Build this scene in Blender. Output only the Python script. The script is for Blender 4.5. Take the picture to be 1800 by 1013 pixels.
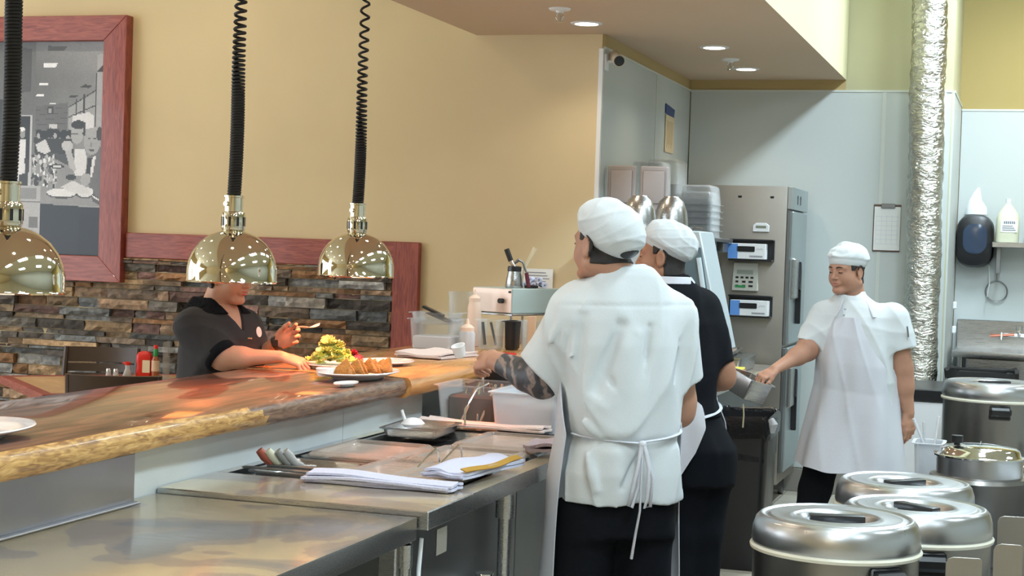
import bpy, bmesh, math, random
import numpy as np
from mathutils import Vector, Matrix
from math import sin, cos, pi, radians as rad

for o in list(bpy.data.objects): bpy.data.objects.remove(o)
SC = bpy.context.scene
COL = SC.collection
random.seed(7)

# ------------------------------------------------------------------ camera
CAMH = 1.58
cd = bpy.data.cameras.new('camera'); cam = bpy.data.objects.new('camera', cd); COL.objects.link(cam)
cd.sensor_width = 36.0; cd.lens = 36.0 * 2796.5 / 1800.0
YAW, PIT, ROL = 0.315517, -0.026876, 0.033944
Fv = Vector((-sin(YAW)*cos(PIT), cos(YAW)*cos(PIT), sin(PIT))); Rv = Vector((cos(YAW), sin(YAW), 0)); Uv = Rv.cross(Fv)
Rr = cos(ROL)*Rv + sin(ROL)*Uv; Ur = -sin(ROL)*Rv + cos(ROL)*Uv
mw = Matrix((Rr, Ur, -Fv)).transposed().to_4x4(); mw.translation = Vector((0, 0, CAMH)); cam.matrix_world = mw
cd.clip_start = 0.05; cd.clip_end = 60
SC.camera = cam

# ------------------------------------------------------------------ view + world
SC.view_settings.view_transform = 'Standard'; SC.view_settings.look = 'None'
SC.view_settings.gamma = 1; SC.view_settings.use_curve_mapping = False
SC.view_settings.exposure = -0.30
W = bpy.data.worlds.new('world'); SC.world = W; W.use_nodes = True
W.node_tree.nodes['Background'].inputs[0].default_value = (0.80, 0.88, 1.0, 1)
W.node_tree.nodes['Background'].inputs[1].default_value = 1.0

def light(name, kind, loc, power, color, size=0.5, size_y=None, rot=(0, 0, 0), spot=None, blend=0.5):
    l = bpy.data.lights.new(name, kind); l.energy = power; l.color = color
    if kind == 'AREA':
        l.size = size
        if size_y: l.shape = 'RECTANGLE'; l.size_y = size_y
    else: l.shadow_soft_size = size
    if kind == 'SPOT': l.spot_size = spot; l.spot_blend = blend
    o = bpy.data.objects.new(name, l); COL.objects.link(o); o.location = loc; o.rotation_euler = rot
    return o
COOL = (0.72, 0.89, 1.0); WARM = (1.0, 0.84, 0.62)
# kitchen troffers (high ceiling), the fixtures themselves are built below
TROFF = [(0.10, y) for y in (0.4, 2.8, 5.2, 7.6, 9.8)] + [(2.4, 1.5), (2.4, 5.0), (2.4, 8.5)]
for (x, y) in TROFF:
    light('troffer_light', 'AREA', (x, y, 3.90), (120 if y > 9 else 78) if x < 1 else 26, COOL, 0.35 if x < 1 else 0.55, 1.15)
# soffit down lights
DOWN = [(-1.77, y) for y in (10.04, 8.98, 7.0, 5.0, 3.0, 1.0)] + [(-2.25, y) for y in (7.99, 6.2, 4.2, 2.2, 0.2)]
for (x, y) in DOWN:
    light('down_light', 'SPOT', (x, y, 2.735), 22, WARM, 0.05, spot=rad(125), blend=0.9)
# dining room down lights
DIN = [(x, y) for x in (-4.6, -6.4, -8.2) for y in (0.6, 2.9, 5.2, 7.3)]
for (x, y) in DIN:
    light('dining_light', 'SPOT', (x, y, 3.99), 105, (1.0, 0.87, 0.69), 0.08, spot=rad(140), blend=0.8)
# daylight through the dining room windows
light('window_light', 'AREA', (-9.85, 2.0, 1.9), 160, (0.80, 0.90, 1.0), 5.0, 1.9, rot=(0, rad(-90), 0))
# dining room behind the camera
light('recess_light', 'SPOT', (0.55, 10.9, 3.985), 110, (1.0, 0.88, 0.66), 0.08, spot=rad(130), blend=0.8)
light('entry_light', 'AREA', (-1.5, -3.4, 3.9), 130, (1.0, 0.93, 0.82), 2.4, 1.2)

# ------------------------------------------------------------------ node material helpers
def _nt(name):
    m = bpy.data.materials.new(name); m.use_nodes = True
    nt = m.node_tree; b = nt.nodes['Principled BSDF']
    return m, nt, b
def N(nt, t, **kw):
    n = nt.nodes.new(t)
    for k, v in kw.items(): setattr(n, k, v)
    return n
def mat(name, col, rough=0.5, metal=0.0, spec=0.5, noise=0.0, nscale=20, bump=0.0, bscale=60, stretch=None, col2=None, coat=0, emit=None, estr=0, sss=0):
    m, nt, b = _nt(name)
    L = nt.links.new
    b.inputs['Base Color'].default_value = (*col, 1); b.inputs['Roughness'].default_value = rough
    b.inputs['Metallic'].default_value = metal; b.inputs['Specular IOR Level'].default_value = spec
    if coat: b.inputs['Coat Weight'].default_value = coat; b.inputs['Coat Roughness'].default_value = 0.08
    if sss: b.inputs['Subsurface Weight'].default_value = sss; b.inputs['Subsurface Radius'].default_value = (0.012, 0.005, 0.003); b.inputs['Subsurface Scale'].default_value = 1.0
    if emit: b.inputs['Emission Color'].default_value = (*emit, 1); b.inputs['Emission Strength'].default_value = estr
    tc = N(nt, 'ShaderNodeTexCoord'); mp = N(nt, 'ShaderNodeMapping'); L(tc.outputs['Object'], mp.inputs[0])
    if stretch: mp.inputs['Scale'].default_value = stretch
    if noise or col2:
        n = N(nt, 'ShaderNodeTexNoise'); n.inputs['Scale'].default_value = nscale; n.inputs['Detail'].default_value = 6
        L(mp.outputs[0], n.inputs['Vector'])
        mx = N(nt, 'ShaderNodeMix', data_type='RGBA'); c2 = col2 or tuple(c*(1-noise) for c in col)
        mx.inputs['A'].default_value = (*col, 1); mx.inputs['B'].default_value = (*c2, 1)
        r = N(nt, 'ShaderNodeMapRange'); r.inputs[1].default_value = 0.35; r.inputs[2].default_value = 0.65
        L(n.outputs['Fac'], r.inputs[0]); L(r.outputs[0], mx.inputs['Factor']); L(mx.outputs['Result'], b.inputs['Base Color'])
    if bump:
        n2 = N(nt, 'ShaderNodeTexNoise'); n2.inputs['Scale'].default_value = bscale; n2.inputs['Detail'].default_value = 4
        L(mp.outputs[0], n2.inputs['Vector'])
        bp = N(nt, 'ShaderNodeBump'); bp.inputs['Strength'].default_value = bump; bp.inputs['Distance'].default_value = 0.01
        L(n2.outputs['Fac'], bp.inputs['Height']); L(bp.outputs[0], b.inputs['Normal'])
    return m
def steel(name, col=(0.62, 0.62, 0.61), rough=0.28, stretch=(1, 40, 40), b=0.06):
    m = mat(name, col, rough, 1.0, noise=0.10, nscale=3, stretch=None)
    nt = m.node_tree; L = nt.links.new; bs = nt.nodes['Principled BSDF']
    tc = N(nt, 'ShaderNodeTexCoord'); mp = N(nt, 'ShaderNodeMapping'); mp.inputs['Scale'].default_value = stretch
    L(tc.outputs['Object'], mp.inputs[0]); n = N(nt, 'ShaderNodeTexNoise'); n.inputs['Scale'].default_value = 12; n.inputs['Detail'].default_value = 5
    L(mp.outputs[0], n.inputs['Vector'])
    r = N(nt, 'ShaderNodeMapRange'); r.inputs[3].default_value = rough*0.75; r.inputs[4].default_value = rough*1.35
    L(n.outputs['Fac'], r.inputs[0]); L(r.outputs[0], bs.inputs['Roughness'])
    bp = N(nt, 'ShaderNodeBump'); bp.inputs['Strength'].default_value = b; bp.inputs['Distance'].default_value = 0.002
    L(n.outputs['Fac'], bp.inputs['Height']); L(bp.outputs[0], bs.inputs['Normal'])
    return m
def clear(name, tint=(0.9, 0.92, 0.93), body=0.18, bodycol=(0.8, 0.82, 0.84), rough=0.12):
    m = bpy.data.materials.new(name); m.use_nodes = True; nt = m.node_tree; nt.nodes.clear(); L = nt.links.new
    out = N(nt, 'ShaderNodeOutputMaterial'); tr = N(nt, 'ShaderNodeBsdfTransparent'); tr.inputs[0].default_value = (*tint, 1)
    df = N(nt, 'ShaderNodeBsdfPrincipled'); df.inputs['Base Color'].default_value = (*bodycol, 1); df.inputs['Roughness'].default_value = rough
    lw = N(nt, 'ShaderNodeLayerWeight'); lw.inputs['Blend'].default_value = 0.35
    r = N(nt, 'ShaderNodeMapRange'); r.inputs[3].default_value = body; r.inputs[4].default_value = min(1, body+0.38)
    L(lw.outputs['Facing'], r.inputs[0])
    mx = N(nt, 'ShaderNodeMixShader'); L(r.outputs[0], mx.inputs[0]); L(tr.outputs[0], mx.inputs[1]); L(df.outputs[0], mx.inputs[2]); L(mx.outputs[0], out.inputs[0])
    return m
def wood(name, c1, c2, scale=3.0, stretch=(6, 0.5, 6), rough=0.35, coat=0.3, dist=2.5, c3=None, bs=0.15):
    m, nt, b = _nt(name); L = nt.links.new
    tc = N(nt, 'ShaderNodeTexCoord'); mp = N(nt, 'ShaderNodeMapping'); mp.inputs['Scale'].default_value = stretch; L(tc.outputs['Object'], mp.inputs[0])
    n = N(nt, 'ShaderNodeTexNoise'); n.inputs['Scale'].default_value = scale; n.inputs['Detail'].default_value = 9; n.inputs['Distortion'].default_value = dist; L(mp.outputs[0], n.inputs['Vector'])
    cr = N(nt, 'ShaderNodeValToRGB'); cr.color_ramp.elements[0].position = 0.33; cr.color_ramp.elements[0].color = (*c1, 1)
    cr.color_ramp.elements[1].position = 0.66; cr.color_ramp.elements[1].color = (*c2, 1)
    if c3: e = cr.color_ramp.elements.new(0.5); e.color = (*c3, 1)
    L(n.outputs['Fac'], cr.inputs[0]); L(cr.outputs[0], b.inputs['Base Color'])
    b.inputs['Roughness'].default_value = rough; b.inputs['Coat Weight'].default_value = coat; b.inputs['Coat Roughness'].default_value = 0.06
    bp = N(nt, 'ShaderNodeBump'); bp.inputs['Strength'].default_value = bs; bp.inputs['Distance'].default_value = 0.003; L(n.outputs['Fac'], bp.inputs['Height']); L(bp.outputs[0], b.inputs['Normal'])
    return m
def attr_mat(name, attr='Col', rough=0.8, bump=0.6, bscale=35, var=0.35):
    m, nt, b = _nt(name); L = nt.links.new
    a = N(nt, 'ShaderNodeAttribute', attribute_name=attr); tc = N(nt, 'ShaderNodeTexCoord')
    n = N(nt, 'ShaderNodeTexNoise'); n.inputs['Scale'].default_value = bscale; n.inputs['Detail'].default_value = 8; L(tc.outputs['Object'], n.inputs['Vector'])
    mx = N(nt, 'ShaderNodeMix', data_type='RGBA', blend_type='MULTIPLY'); mx.inputs['Factor'].default_value = 1
    r = N(nt, 'ShaderNodeMapRange'); r.inputs[1].default_value = 0.3; r.inputs[2].default_value = 0.7; r.inputs[3].default_value = 1-var; r.inputs[4].default_value = 1+var
    L(n.outputs['Fac'], r.inputs[0]); L(a.outputs['Color'], mx.inputs['A']); L(r.outputs[0], mx.inputs['B']); L(mx.outputs['Result'], b.inputs['Base Color'])
    b.inputs['Roughness'].default_value = rough
    bp = N(nt, 'ShaderNodeBump'); bp.inputs['Strength'].default_value = bump; bp.inputs['Distance'].default_value = 0.01; L(n.outputs['Fac'], bp.inputs['Height']); L(bp.outputs[0], b.inputs['Normal'])
    return m

M = {}
M['yellow'] = mat('yellow wall paint', (0.70, 0.57, 0.35), 0.75, noise=0.05, nscale=2, bump=0.04, bscale=200)
M['yellow_green'] = mat('pale yellow wall paint', (0.50, 0.47, 0.29), 0.75, bump=0.04, bscale=200)
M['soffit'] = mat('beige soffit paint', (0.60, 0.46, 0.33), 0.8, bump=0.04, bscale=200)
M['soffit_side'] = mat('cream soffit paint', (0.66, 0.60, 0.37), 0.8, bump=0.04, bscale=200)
M['band'] = mat('tan band paint', (0.50, 0.37, 0.17), 0.8)
M['ceil'] = mat('ceiling paint', (0.70, 0.66, 0.52), 0.9)
M['frp'] = mat('pale wall panel plastic', (0.55, 0.59, 0.58), 0.45, bump=0.08, bscale=300)
M['frp_trim'] = mat('wall panel trim plastic', (0.62, 0.65, 0.61), 0.4)
M['frame_wood'] = wood('red stained oak', (0.20, 0.035, 0.030), (0.36, 0.085, 0.060), 4.0, (2, 2, 14), 0.45, 0.15, 1.5)
M['frame_wood_h'] = wood('red stained oak horizontal', (0.20, 0.035, 0.030), (0.38, 0.095, 0.065), 4.0, (2, 2, 14), 0.45, 0.15, 1.5)
M['frame_wood'].node_tree.nodes['Mapping'].inputs['Scale'].default_value = (14, 4, 1.6)
M['frame_wood_h'].node_tree.nodes['Mapping'].inputs['Scale'].default_value = (1.6, 4, 14)
M['bar_top'] = wood('dark figured bar wood', (0.045, 0.020, 0.013), (0.24, 0.10, 0.055), 2.2, (7, 0.8, 7), 0.30, 0.9, 2.0, (0.12, 0.048, 0.028), 0.03)
M['bar_light'] = wood('honey bar wood', (0.42, 0.17, 0.05), (0.72, 0.36, 0.12), 2.2, (7, 0.8, 7), 0.2, 0.6, 1.5)
M['live_edge'] = wood('golden live edge', (0.24, 0.115, 0.035), (0.66, 0.41, 0.15), 12, (3, 1.2, 7), 0.5, 0.1, 1.2, (0.48, 0.27, 0.085))
M['bark'] = wood('brown live edge', (0.08, 0.045, 0.028), (0.27, 0.16, 0.10), 10, (3, 1.0, 6), 0.45, 0.3, 1.2)
M['bar_wall'] = mat('grey counter wall panel', (0.50, 0.53, 0.53), 0.5, noise=0.08, nscale=4, bump=0.05, bscale=120)
M['steel'] = steel('brushed stainless steel', (0.50, 0.50, 0.50), 0.27, b=0.02)
M['steel_top'] = steel('worn stainless worktop', (0.60, 0.57, 0.54), 0.17, (1, 6, 1), 0.03)
M['steel_dark'] = steel('dull stainless steel', (0.28, 0.29, 0.30), 0.38)
M['steel_wall'] = steel('cabinet stainless steel', (0.40, 0.375, 0.34), 0.42, (40, 40, 1))
M['steel_cool'] = steel('pale cabinet door steel', (0.55, 0.61, 0.63), 0.40, (40, 40, 1))
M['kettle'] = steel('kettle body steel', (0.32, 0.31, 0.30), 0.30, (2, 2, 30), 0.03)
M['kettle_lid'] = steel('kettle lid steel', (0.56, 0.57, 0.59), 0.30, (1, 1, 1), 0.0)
M['brass'] = mat('polished brass chrome', (0.76, 0.70, 0.57), 0.04, 1.0)
M['chrome'] = mat('chrome', (0.80, 0.80, 0.79), 0.08, 1.0)
M['black'] = mat('black plastic', (0.012, 0.012, 0.014), 0.35)
M['black_rubber'] = mat('black rubber', (0.010, 0.010, 0.011), 0.6)
M['black_cloth'] = mat('black cloth', (0.007, 0.008, 0.011), 0.9, spec=0.12, bump=0.3, bscale=400)
M['white'] = mat('white plastic', (0.80, 0.82, 0.85), 0.4)
M['white_gloss'] = mat('white glazed china', (0.85, 0.85, 0.85), 0.12, coat=0.5)
M['paper'] = mat('white paper', (0.82, 0.82, 0.80), 0.8)
M['ink'] = mat('grey ink', (0.20, 0.21, 0.25), 0.8)
M['white_cloth'] = mat('white cotton cloth', (0.62, 0.655, 0.675), 0.92, spec=0.1, bump=0.25, bscale=450)
M['apron'] = mat('thin white apron cloth', (0.58, 0.59, 0.64), 0.9, spec=0.1, bump=0.25, bscale=500)
M['towel'] = mat('lavender white towel', (0.62, 0.64, 0.80), 0.95, spec=0.1, bump=0.5, bscale=260)
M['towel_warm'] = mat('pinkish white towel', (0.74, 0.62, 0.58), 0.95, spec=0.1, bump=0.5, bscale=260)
M['towel_grey'] = mat('mauve grey towel', (0.40, 0.32, 0.34), 0.95, spec=0.1, bump=0.5, bscale=260)
M['stripe'] = mat('ochre towel stripe', (0.46, 0.27, 0.06), 0.95, spec=0.1, bump=0.5, bscale=260)
M['clear'] = clear('clear polycarbonate', (0.95, 0.96, 0.96), 0.05)
M['clear_lid'] = clear('clear lid polycarbonate', (0.90, 0.87, 0.84), 0.22, (0.66, 0.58, 0.52), 0.15)
M['clear_milky'] = clear('milky polycarbonate', (0.9, 0.92, 0.93), 0.52, (0.74, 0.76, 0.80), 0.3)
M['steel_top'].node_tree.nodes['Principled BSDF'].inputs['Metallic'].default_value = 0.62
M['steel_mid'] = steel('satin stainless steel', (0.36, 0.36, 0.38), 0.33, b=0.0)
M['milky'] = mat('translucent white plastic', (0.72, 0.70, 0.72), 0.35)
M['bin_grey'] = mat('mauve grey plastic tray', (0.42, 0.37, 0.36), 0.5)
M['stone'] = attr_mat('split ledgestone', bump=0.9, bscale=28, var=0.45)
M['photo'] = attr_mat('photograph print', 'Col', 0.35, 0.0, 12, 0.05)
M['skin'] = mat('light brown skin', (0.46, 0.245, 0.165), 0.5, spec=0.3, noise=0.12, nscale=9, sss=0.15)
M['skin_server'] = mat('fair skin', (0.60, 0.33, 0.23), 0.5, spec=0.3, noise=0.10, nscale=9, sss=0.15)
M['skin_tan'] = mat('tan skin', (0.40, 0.20, 0.125), 0.5, spec=0.3, noise=0.12, nscale=9, sss=0.15)
M['hair'] = mat('black hair', (0.016, 0.012, 0.011), 0.55, bump=0.5, bscale=300)
M['lip'] = mat('lip', (0.42, 0.14, 0.12), 0.45)
M['eye'] = mat('dark eye', (0.02, 0.012, 0.01), 0.2)
M['eyewhite'] = mat('eye white', (0.7, 0.66, 0.62), 0.3)
M['floor'] = mat('floor', (0.5, 0.45, 0.38), 0.5)
M['red'] = mat('red plastic', (0.62, 0.02, 0.015), 0.3)
M['green'] = mat('green plastic', (0.02, 0.25, 0.07), 0.4)
M['blue'] = mat('blue print', (0.12, 0.30, 0.72), 0.5)
M['navy'] = mat('navy print', (0.03, 0.06, 0.20), 0.5)
M['chair_wood'] = mat('dark brown chair wood', (0.055, 0.032, 0.022), 0.4)
M['table_wood'] = wood('warm table top', (0.62, 0.36, 0.16), (0.76, 0.50, 0.26), 3, (6, 1, 6), 0.3, 0.4)
M['foil'] = None
M['glow'] = mat('lamp diffuser', (1, 1, 1), 0.5, emit=(1.0, 0.95, 0.85), estr=14)
M['glow_cool'] = mat('troffer diffuser', (1, 1, 1), 0.5, emit=(0.85, 0.95, 1.0), estr=7)
M['bulb'] = mat('heat bulb', (1, 0.5, 0.2), 0.4, emit=(1.0, 0.30, 0.08), estr=7)
M['window'] = mat('bright window pane', (0.8, 0.85, 0.9), 0.2, emit=(0.75, 0.87, 1.0), estr=4.5)
M['carpet'] = mat('dark', (0.05, 0.04, 0.035), 0.7)

# floor tile, foil
def _tile():
    m, nt, b = _nt('beige floor tile'); L = nt.links.new
    tc = N(nt, 'ShaderNodeTexCoord'); br = N(nt, 'ShaderNodeTexBrick'); br.offset = 0
    br.inputs['Scale'].default_value = 1; br.inputs['Brick Width'].default_value = 0.3; br.inputs['Row Height'].default_value = 0.3
    br.inputs['Mortar Size'].default_value = 0.004; br.inputs['Color1'].default_value = (0.42, 0.38, 0.31, 1); br.inputs['Color2'].default_value = (0.50, 0.46, 0.38, 1); br.inputs['Mortar'].default_value = (0.2, 0.18, 0.15, 1)
    L(tc.outputs['Object'], br.inputs['Vector']); L(br.outputs['Color'], b.inputs['Base Color']); b.inputs['Roughness'].default_value = 0.35
    return m
M['floor'] = _tile()
def _foil():
    m, nt, b = _nt('crinkled foil'); L = nt.links.new
    b.inputs['Metallic'].default_value = 1; b.inputs['Base Color'].default_value = (0.60, 0.59, 0.54, 1); b.inputs['Roughness'].default_value = 0.22
    tc = N(nt, 'ShaderNodeTexCoord'); mp = N(nt, 'ShaderNodeMapping'); mp.inputs['Scale'].default_value = (1, 1, 2.2); L(tc.outputs['Object'], mp.inputs[0])
    n = N(nt, 'ShaderNodeTexNoise'); n.inputs['Scale'].default_value = 16; n.inputs['Detail'].default_value = 6; n.inputs['Distortion'].default_value = 1.5; L(mp.outputs[0], n.inputs['Vector'])
    bp = N(nt, 'ShaderNodeBump'); bp.inputs['Strength'].default_value = 0.9; bp.inputs['Distance'].default_value = 0.02; L(n.outputs['Fac'], bp.inputs['Height']); L(bp.outputs[0], b.inputs['Normal'])
    return m
M['foil'] = _foil()
def _stain_and_reflection():
    # worn steel worktop: dried water stains plus beige wall reflection put into the colour
    m = M['steel_top']; nt = m.node_tree; L = nt.links.new; b = nt.nodes['Principled BSDF']
    tc = N(nt, 'ShaderNodeTexCoord'); n = N(nt, 'ShaderNodeTexNoise'); n.inputs['Scale'].default_value = 2.6; n.inputs['Detail'].default_value = 3; n.inputs['Distortion'].default_value = 0.6
    L(tc.outputs['Object'], n.inputs['Vector'])
    cr = N(nt, 'ShaderNodeValToRGB'); cr.color_ramp.interpolation = 'CONSTANT'
    e = cr.color_ramp.elements; e[0].position = 0; e[0].color = (0.36, 0.36, 0.375, 1); e[1].position = 0.43; e[1].color = (0.50, 0.44, 0.385, 1)
    a = e.new(0.51); a.color = (0.72, 0.62, 0.44, 1)
    L(n.outputs['Fac'], cr.inputs[0]); L(cr.outputs[0], b.inputs['Base Color'])
_stain_and_reflection()

# ------------------------------------------------------------------ mesh helpers
def nb(): return bmesh.new()
def box(bm, x0, x1, y0, y1, z0, z1, bev=0.0, mi=0, mtx=None, seg=1):
    vs = [bm.verts.new((x, y, z)) for x in (x0, x1) for y in (y0, y1) for z in (z0, z1)]
    F = [(0, 1, 3, 2), (4, 6, 7, 5), (0, 4, 5, 1), (2, 3, 7, 6), (0, 2, 6, 4), (1, 5, 7, 3)]
    fs = []
    for f in F:
        ff = bm.faces.new([vs[i] for i in f]); ff.material_index = mi; fs.append(ff)
    if bev:
        es = list({e for f in fs for e in f.edges})
        r = bmesh.ops.bevel(bm, geom=es, offset=bev, segments=seg, affect='EDGES', profile=0.6)
        vs = list({v for f in r['faces'] for v in f.verts} | {v for v in vs if v.is_valid})
        for f in r['faces']: f.material_index = mi
    if mtx is not None: bmesh.ops.transform(bm, matrix=mtx, verts=[v for v in vs if v.is_valid])
    return vs
def lathe(bm, prof, seg=32, c=(0, 0, 0), sx=1, sy=1, mi=0, mtx=None, cap=False):
    rings = []
    for (r, z) in prof:
        if r < 1e-6: rings.append([bm.verts.new((c[0], c[1], c[2]+z))])
        else: rings.append([bm.verts.new((c[0]+sx*r*cos(2*pi*k/seg), c[1]+sy*r*sin(2*pi*k/seg), c[2]+z)) for k in range(seg)])
    for a, b in zip(rings[:-1], rings[1:]):
        if len(a) == 1 and len(b) == 1: continue
        for k in range(seg):
            k2 = (k+1) % seg
            if len(a) == 1: vs = [a[0], b[k2], b[k]]
            elif len(b) == 1: vs = [a[k], a[k2], b[0]]
            else: vs = [a[k], a[k2], b[k2], b[k]]
            f = bm.faces.new(vs); f.material_index = mi
    if cap:
        for rg, rev in ((rings[0], True), (rings[-1], False)):
            if len(rg) > 2: f = bm.faces.new(rg[::-1] if rev else rg); f.material_index = mi
    if mtx is not None: bmesh.ops.transform(bm, matrix=mtx, verts=[v for rg in rings for v in rg])
    return rings
def tube(bm, pts, r, seg=8, mi=0, cap=True, flat=1.0):
    pts = [Vector(p) for p in pts]; n = len(pts)
    rs = r if isinstance(r, (list, tuple)) else [r]*n
    t0 = (pts[1]-pts[0]).normalized(); up = Vector((0, 0, 1)) if abs(t0.z) < 0.9 else Vector((1, 0, 0))
    nrm = (up - t0*up.dot(t0)).normalized(); rings = []
    for i in range(n):
        t = (pts[min(i+1, n-1)]-pts[max(i-1, 0)]).normalized()
        nrm = (nrm - t*nrm.dot(t)).normalized(); bn = t.cross(nrm)
        rings.append([bm.verts.new(pts[i]+rs[i]*(cos(2*pi*k/seg)*bn+flat*sin(2*pi*k/seg)*nrm)) for k in range(seg)])
    for a, b in zip(rings[:-1], rings[1:]):
        for k in range(seg):
            f = bm.faces.new([a[k], a[(k+1) % seg], b[(k+1) % seg], b[k]]); f.material_index = mi
    if cap:
        f = bm.faces.new(rings[0][::-1]); f.material_index = mi; f = bm.faces.new(rings[-1]); f.material_index = mi
def prism(bm, pts, h0, h1, axis='z', mi=0, bev=0):
    def P(a, b, h): return {'z': (a, b, h), 'y': (a, h, b), 'x': (h, a, b)}[axis]
    A = [bm.verts.new(P(a, b, h0)) for a, b in pts]; Bv = [bm.verts.new(P(a, b, h1)) for a, b in pts]; n = len(pts)
    fs = [bm.faces.new(A[::-1]), bm.faces.new(Bv)]
    for k in range(n): fs.append(bm.faces.new([A[k], A[(k+1) % n], Bv[(k+1) % n], Bv[k]]))
    for f in fs: f.material_index = mi
    if bev:
        r = bmesh.ops.bevel(bm, geom=list({e for f in fs for e in f.edges}), offset=bev, segments=1, affect='EDGES')
        for f in r['faces']: f.material_index = mi
def rrect(w, d, r, n=4):
    o = []
    for cx, cy, a0 in ((w/2-r, d/2-r, 0), (-w/2+r, d/2-r, 90), (-w/2+r, -d/2+r, 180), (w/2-r, -d/2+r, 270)):
        for k in range(n+1):
            a = rad(a0+90*k/n); o.append((cx+r*cos(a), cy+r*sin(a)))
    return o
def loft(bm, loops, mi=0, cap0=True, cap1=True):
    rs = [[bm.verts.new(p) for p in lp] for lp in loops]; n = len(rs[0])
    for a, b in zip(rs[:-1], rs[1:]):
        for k in range(n):
            f = bm.faces.new([a[k], a[(k+1) % n], b[(k+1) % n], b[k]]); f.material_index = mi
    if cap0: f = bm.faces.new(rs[0][::-1]); f.material_index = mi
    if cap1: f = bm.faces.new(rs[-1]); f.material_index = mi
def tub(bm, w, d, h, t=0.004, taper=0.92, rim=0.012, r=0.02, mi=0, c=(0, 0, 0), floor=True):
    """hollow open-topped pan with a rim, standing on z=0 of c"""
    def lp(W_, D_, z): return [(c[0]+x, c[1]+y, c[2]+z) for x, y in rrect(W_, D_, min(r, W_/2.5, D_/2.5))]
    wb, db = w*taper, d*taper
    loft(bm, [lp(wb-2*r*0.3, db-2*r*0.3, 0), lp(wb, db, r*0.4), lp(w, d, h-0.004), lp(w+2*rim, d+2*rim, h-0.004), lp(w+2*rim, d+2*rim, h), lp(w-2*t, d-2*t, h), lp(wb-2*t, db-2*t, r*0.4+t), lp(wb-2*r*0.3-2*t, db-2*r*0.3-2*t, t)], mi)
def grid(bm, fn, nu, nv, mi=0, thick=0.0):
    V = [[bm.verts.new(fn(i/nu, j/nv)) for j in range(nv+1)] for i in range(nu+1)]
    fs = []
    for i in range(nu):
        for j in range(nv):
            f = bm.faces.new([V[i][j], V[i+1][j], V[i+1][j+1], V[i][j+1]]); f.material_index = mi; fs.append(f)
    if thick:
        bmesh.ops.recalc_face_normals(bm, faces=fs)
        bmesh.ops.solidify(bm, geom=fs, thickness=thick)
    return V
def obj(name, bm, m, parent=None, smooth=True, ang=35, label=None):
    me = bpy.data.meshes.new(name)
    if isinstance(bm, bmesh.types.BMesh):
        bmesh.ops.recalc_face_normals(bm, faces=bm.faces); bm.to_mesh(me); bm.free()
    else: me = bm
    for mm in (m if isinstance(m, (list, tuple)) else [m]): me.materials.append(M[mm] if isinstance(mm, str) else mm)
    if smooth:
        me.shade_smooth(); me.set_sharp_from_angle(angle=rad(ang))
    o = bpy.data.objects.new(name, me); COL.objects.link(o)
    if parent: o.parent = parent
    if label: o['label'] = label
    return o
def split_top(o, z, i=1):
    """faces that are not the flat top at height z take material slot i"""
    for p in o.data.polygons:
        if not (p.normal.z > 0.9 and abs(p.center.z-z) < 0.004): p.material_index = i
def tag(o, label=None, cat=None, group=None, kind=None):
    if label: o['label'] = label
    if cat: o['category'] = cat
    if group: o['group'] = group
    if kind: o['kind'] = kind
    return o
def thing(name, label, cat, loc=(0, 0, 0), rz=0, group=None):
    o = bpy.data.objects.new(name, None); COL.objects.link(o); o.location = loc; o.rotation_euler = (0, 0, rz); o.empty_display_size = 0.1
    return tag(o, label, cat, group)
def dup(o, parent=None):
    c = o.copy(); COL.objects.link(c)
    if parent: c.parent = parent; c.matrix_parent_inverse = o.matrix_parent_inverse
    for ch in [x for x in bpy.data.objects if x.parent == o]: dup(ch, c)
    return c
def struct(name, bm, m, label=None, **k):
    o = obj(name, bm, m, **k); o['kind'] = 'structure'
    if label: o['label'] = label
    return o
def RZ(a, c=(0, 0, 0)): return Matrix.Translation(c) @ Matrix.Rotation(a, 4, 'Z')
def slab_box(name, dims, m, label, bev=0.0):
    b = nb(); box(b, *dims, bev=bev); return struct(name, b, m, label)
# ================================================================== SETTING
slab_box('floor', (-10, 5, -4, 12.5, -0.1, 0), 'floor', 'beige tiled floor')
HC = 4.0; SZ = 2.745
slab_box('ceiling', (-10, 5, -4, 12.5, HC, HC+0.1), 'ceil', 'high ceiling')
# dropped soffit over the counter: underside and sides are one body
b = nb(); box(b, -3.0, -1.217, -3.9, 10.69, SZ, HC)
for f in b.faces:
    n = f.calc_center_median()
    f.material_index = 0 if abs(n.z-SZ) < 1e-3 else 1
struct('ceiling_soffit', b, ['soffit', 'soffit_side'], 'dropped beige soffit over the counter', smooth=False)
b = nb(); box(b, -10, -2.272, 8.4, 8.55, 0, HC); struct('wall_left', b, 'yellow', 'yellow painted dining room wall')
b = nb(); box(b, -2.37, -2.272, 8.55, 10.85, 0, HC); struct('wall_side', b, 'frp', 'pale panelled kitchen side wall')
b = nb(); box(b, -2.272, -0.535, 10.7, 10.85, 0, HC); struct('wall_back', b, 'yellow_green', 'kitchen back wall above the panels')
b = nb(); box(b, -0.62, -0.535, 10.851, 11.75, 0, HC); struct('wall_return', b, 'yellow_green', 'return wall of the sink recess')
b = nb(); box(b, -0.62, 5, 11.75, 11.9, 0, HC); struct('wall_recess', b, mat('ochre wall paint', (0.42, 0.32, 0.12), 0.75), 'wall behind the sink')
b = nb(); box(b, -10.1, -9.95, -4, 12, 0, 0.8); box(b, -10.1, -9.95, -4, 12, 3.0, HC)
for y in (-4, -1.0, 1.9, 4.8, 7.7): box(b, -10.1, -9.95, y, y+0.35 if y > -4 else -3.7, 0.8, 3.0)
struct('wall_windows', b, 'yellow', 'far dining room wall with windows')
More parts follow.
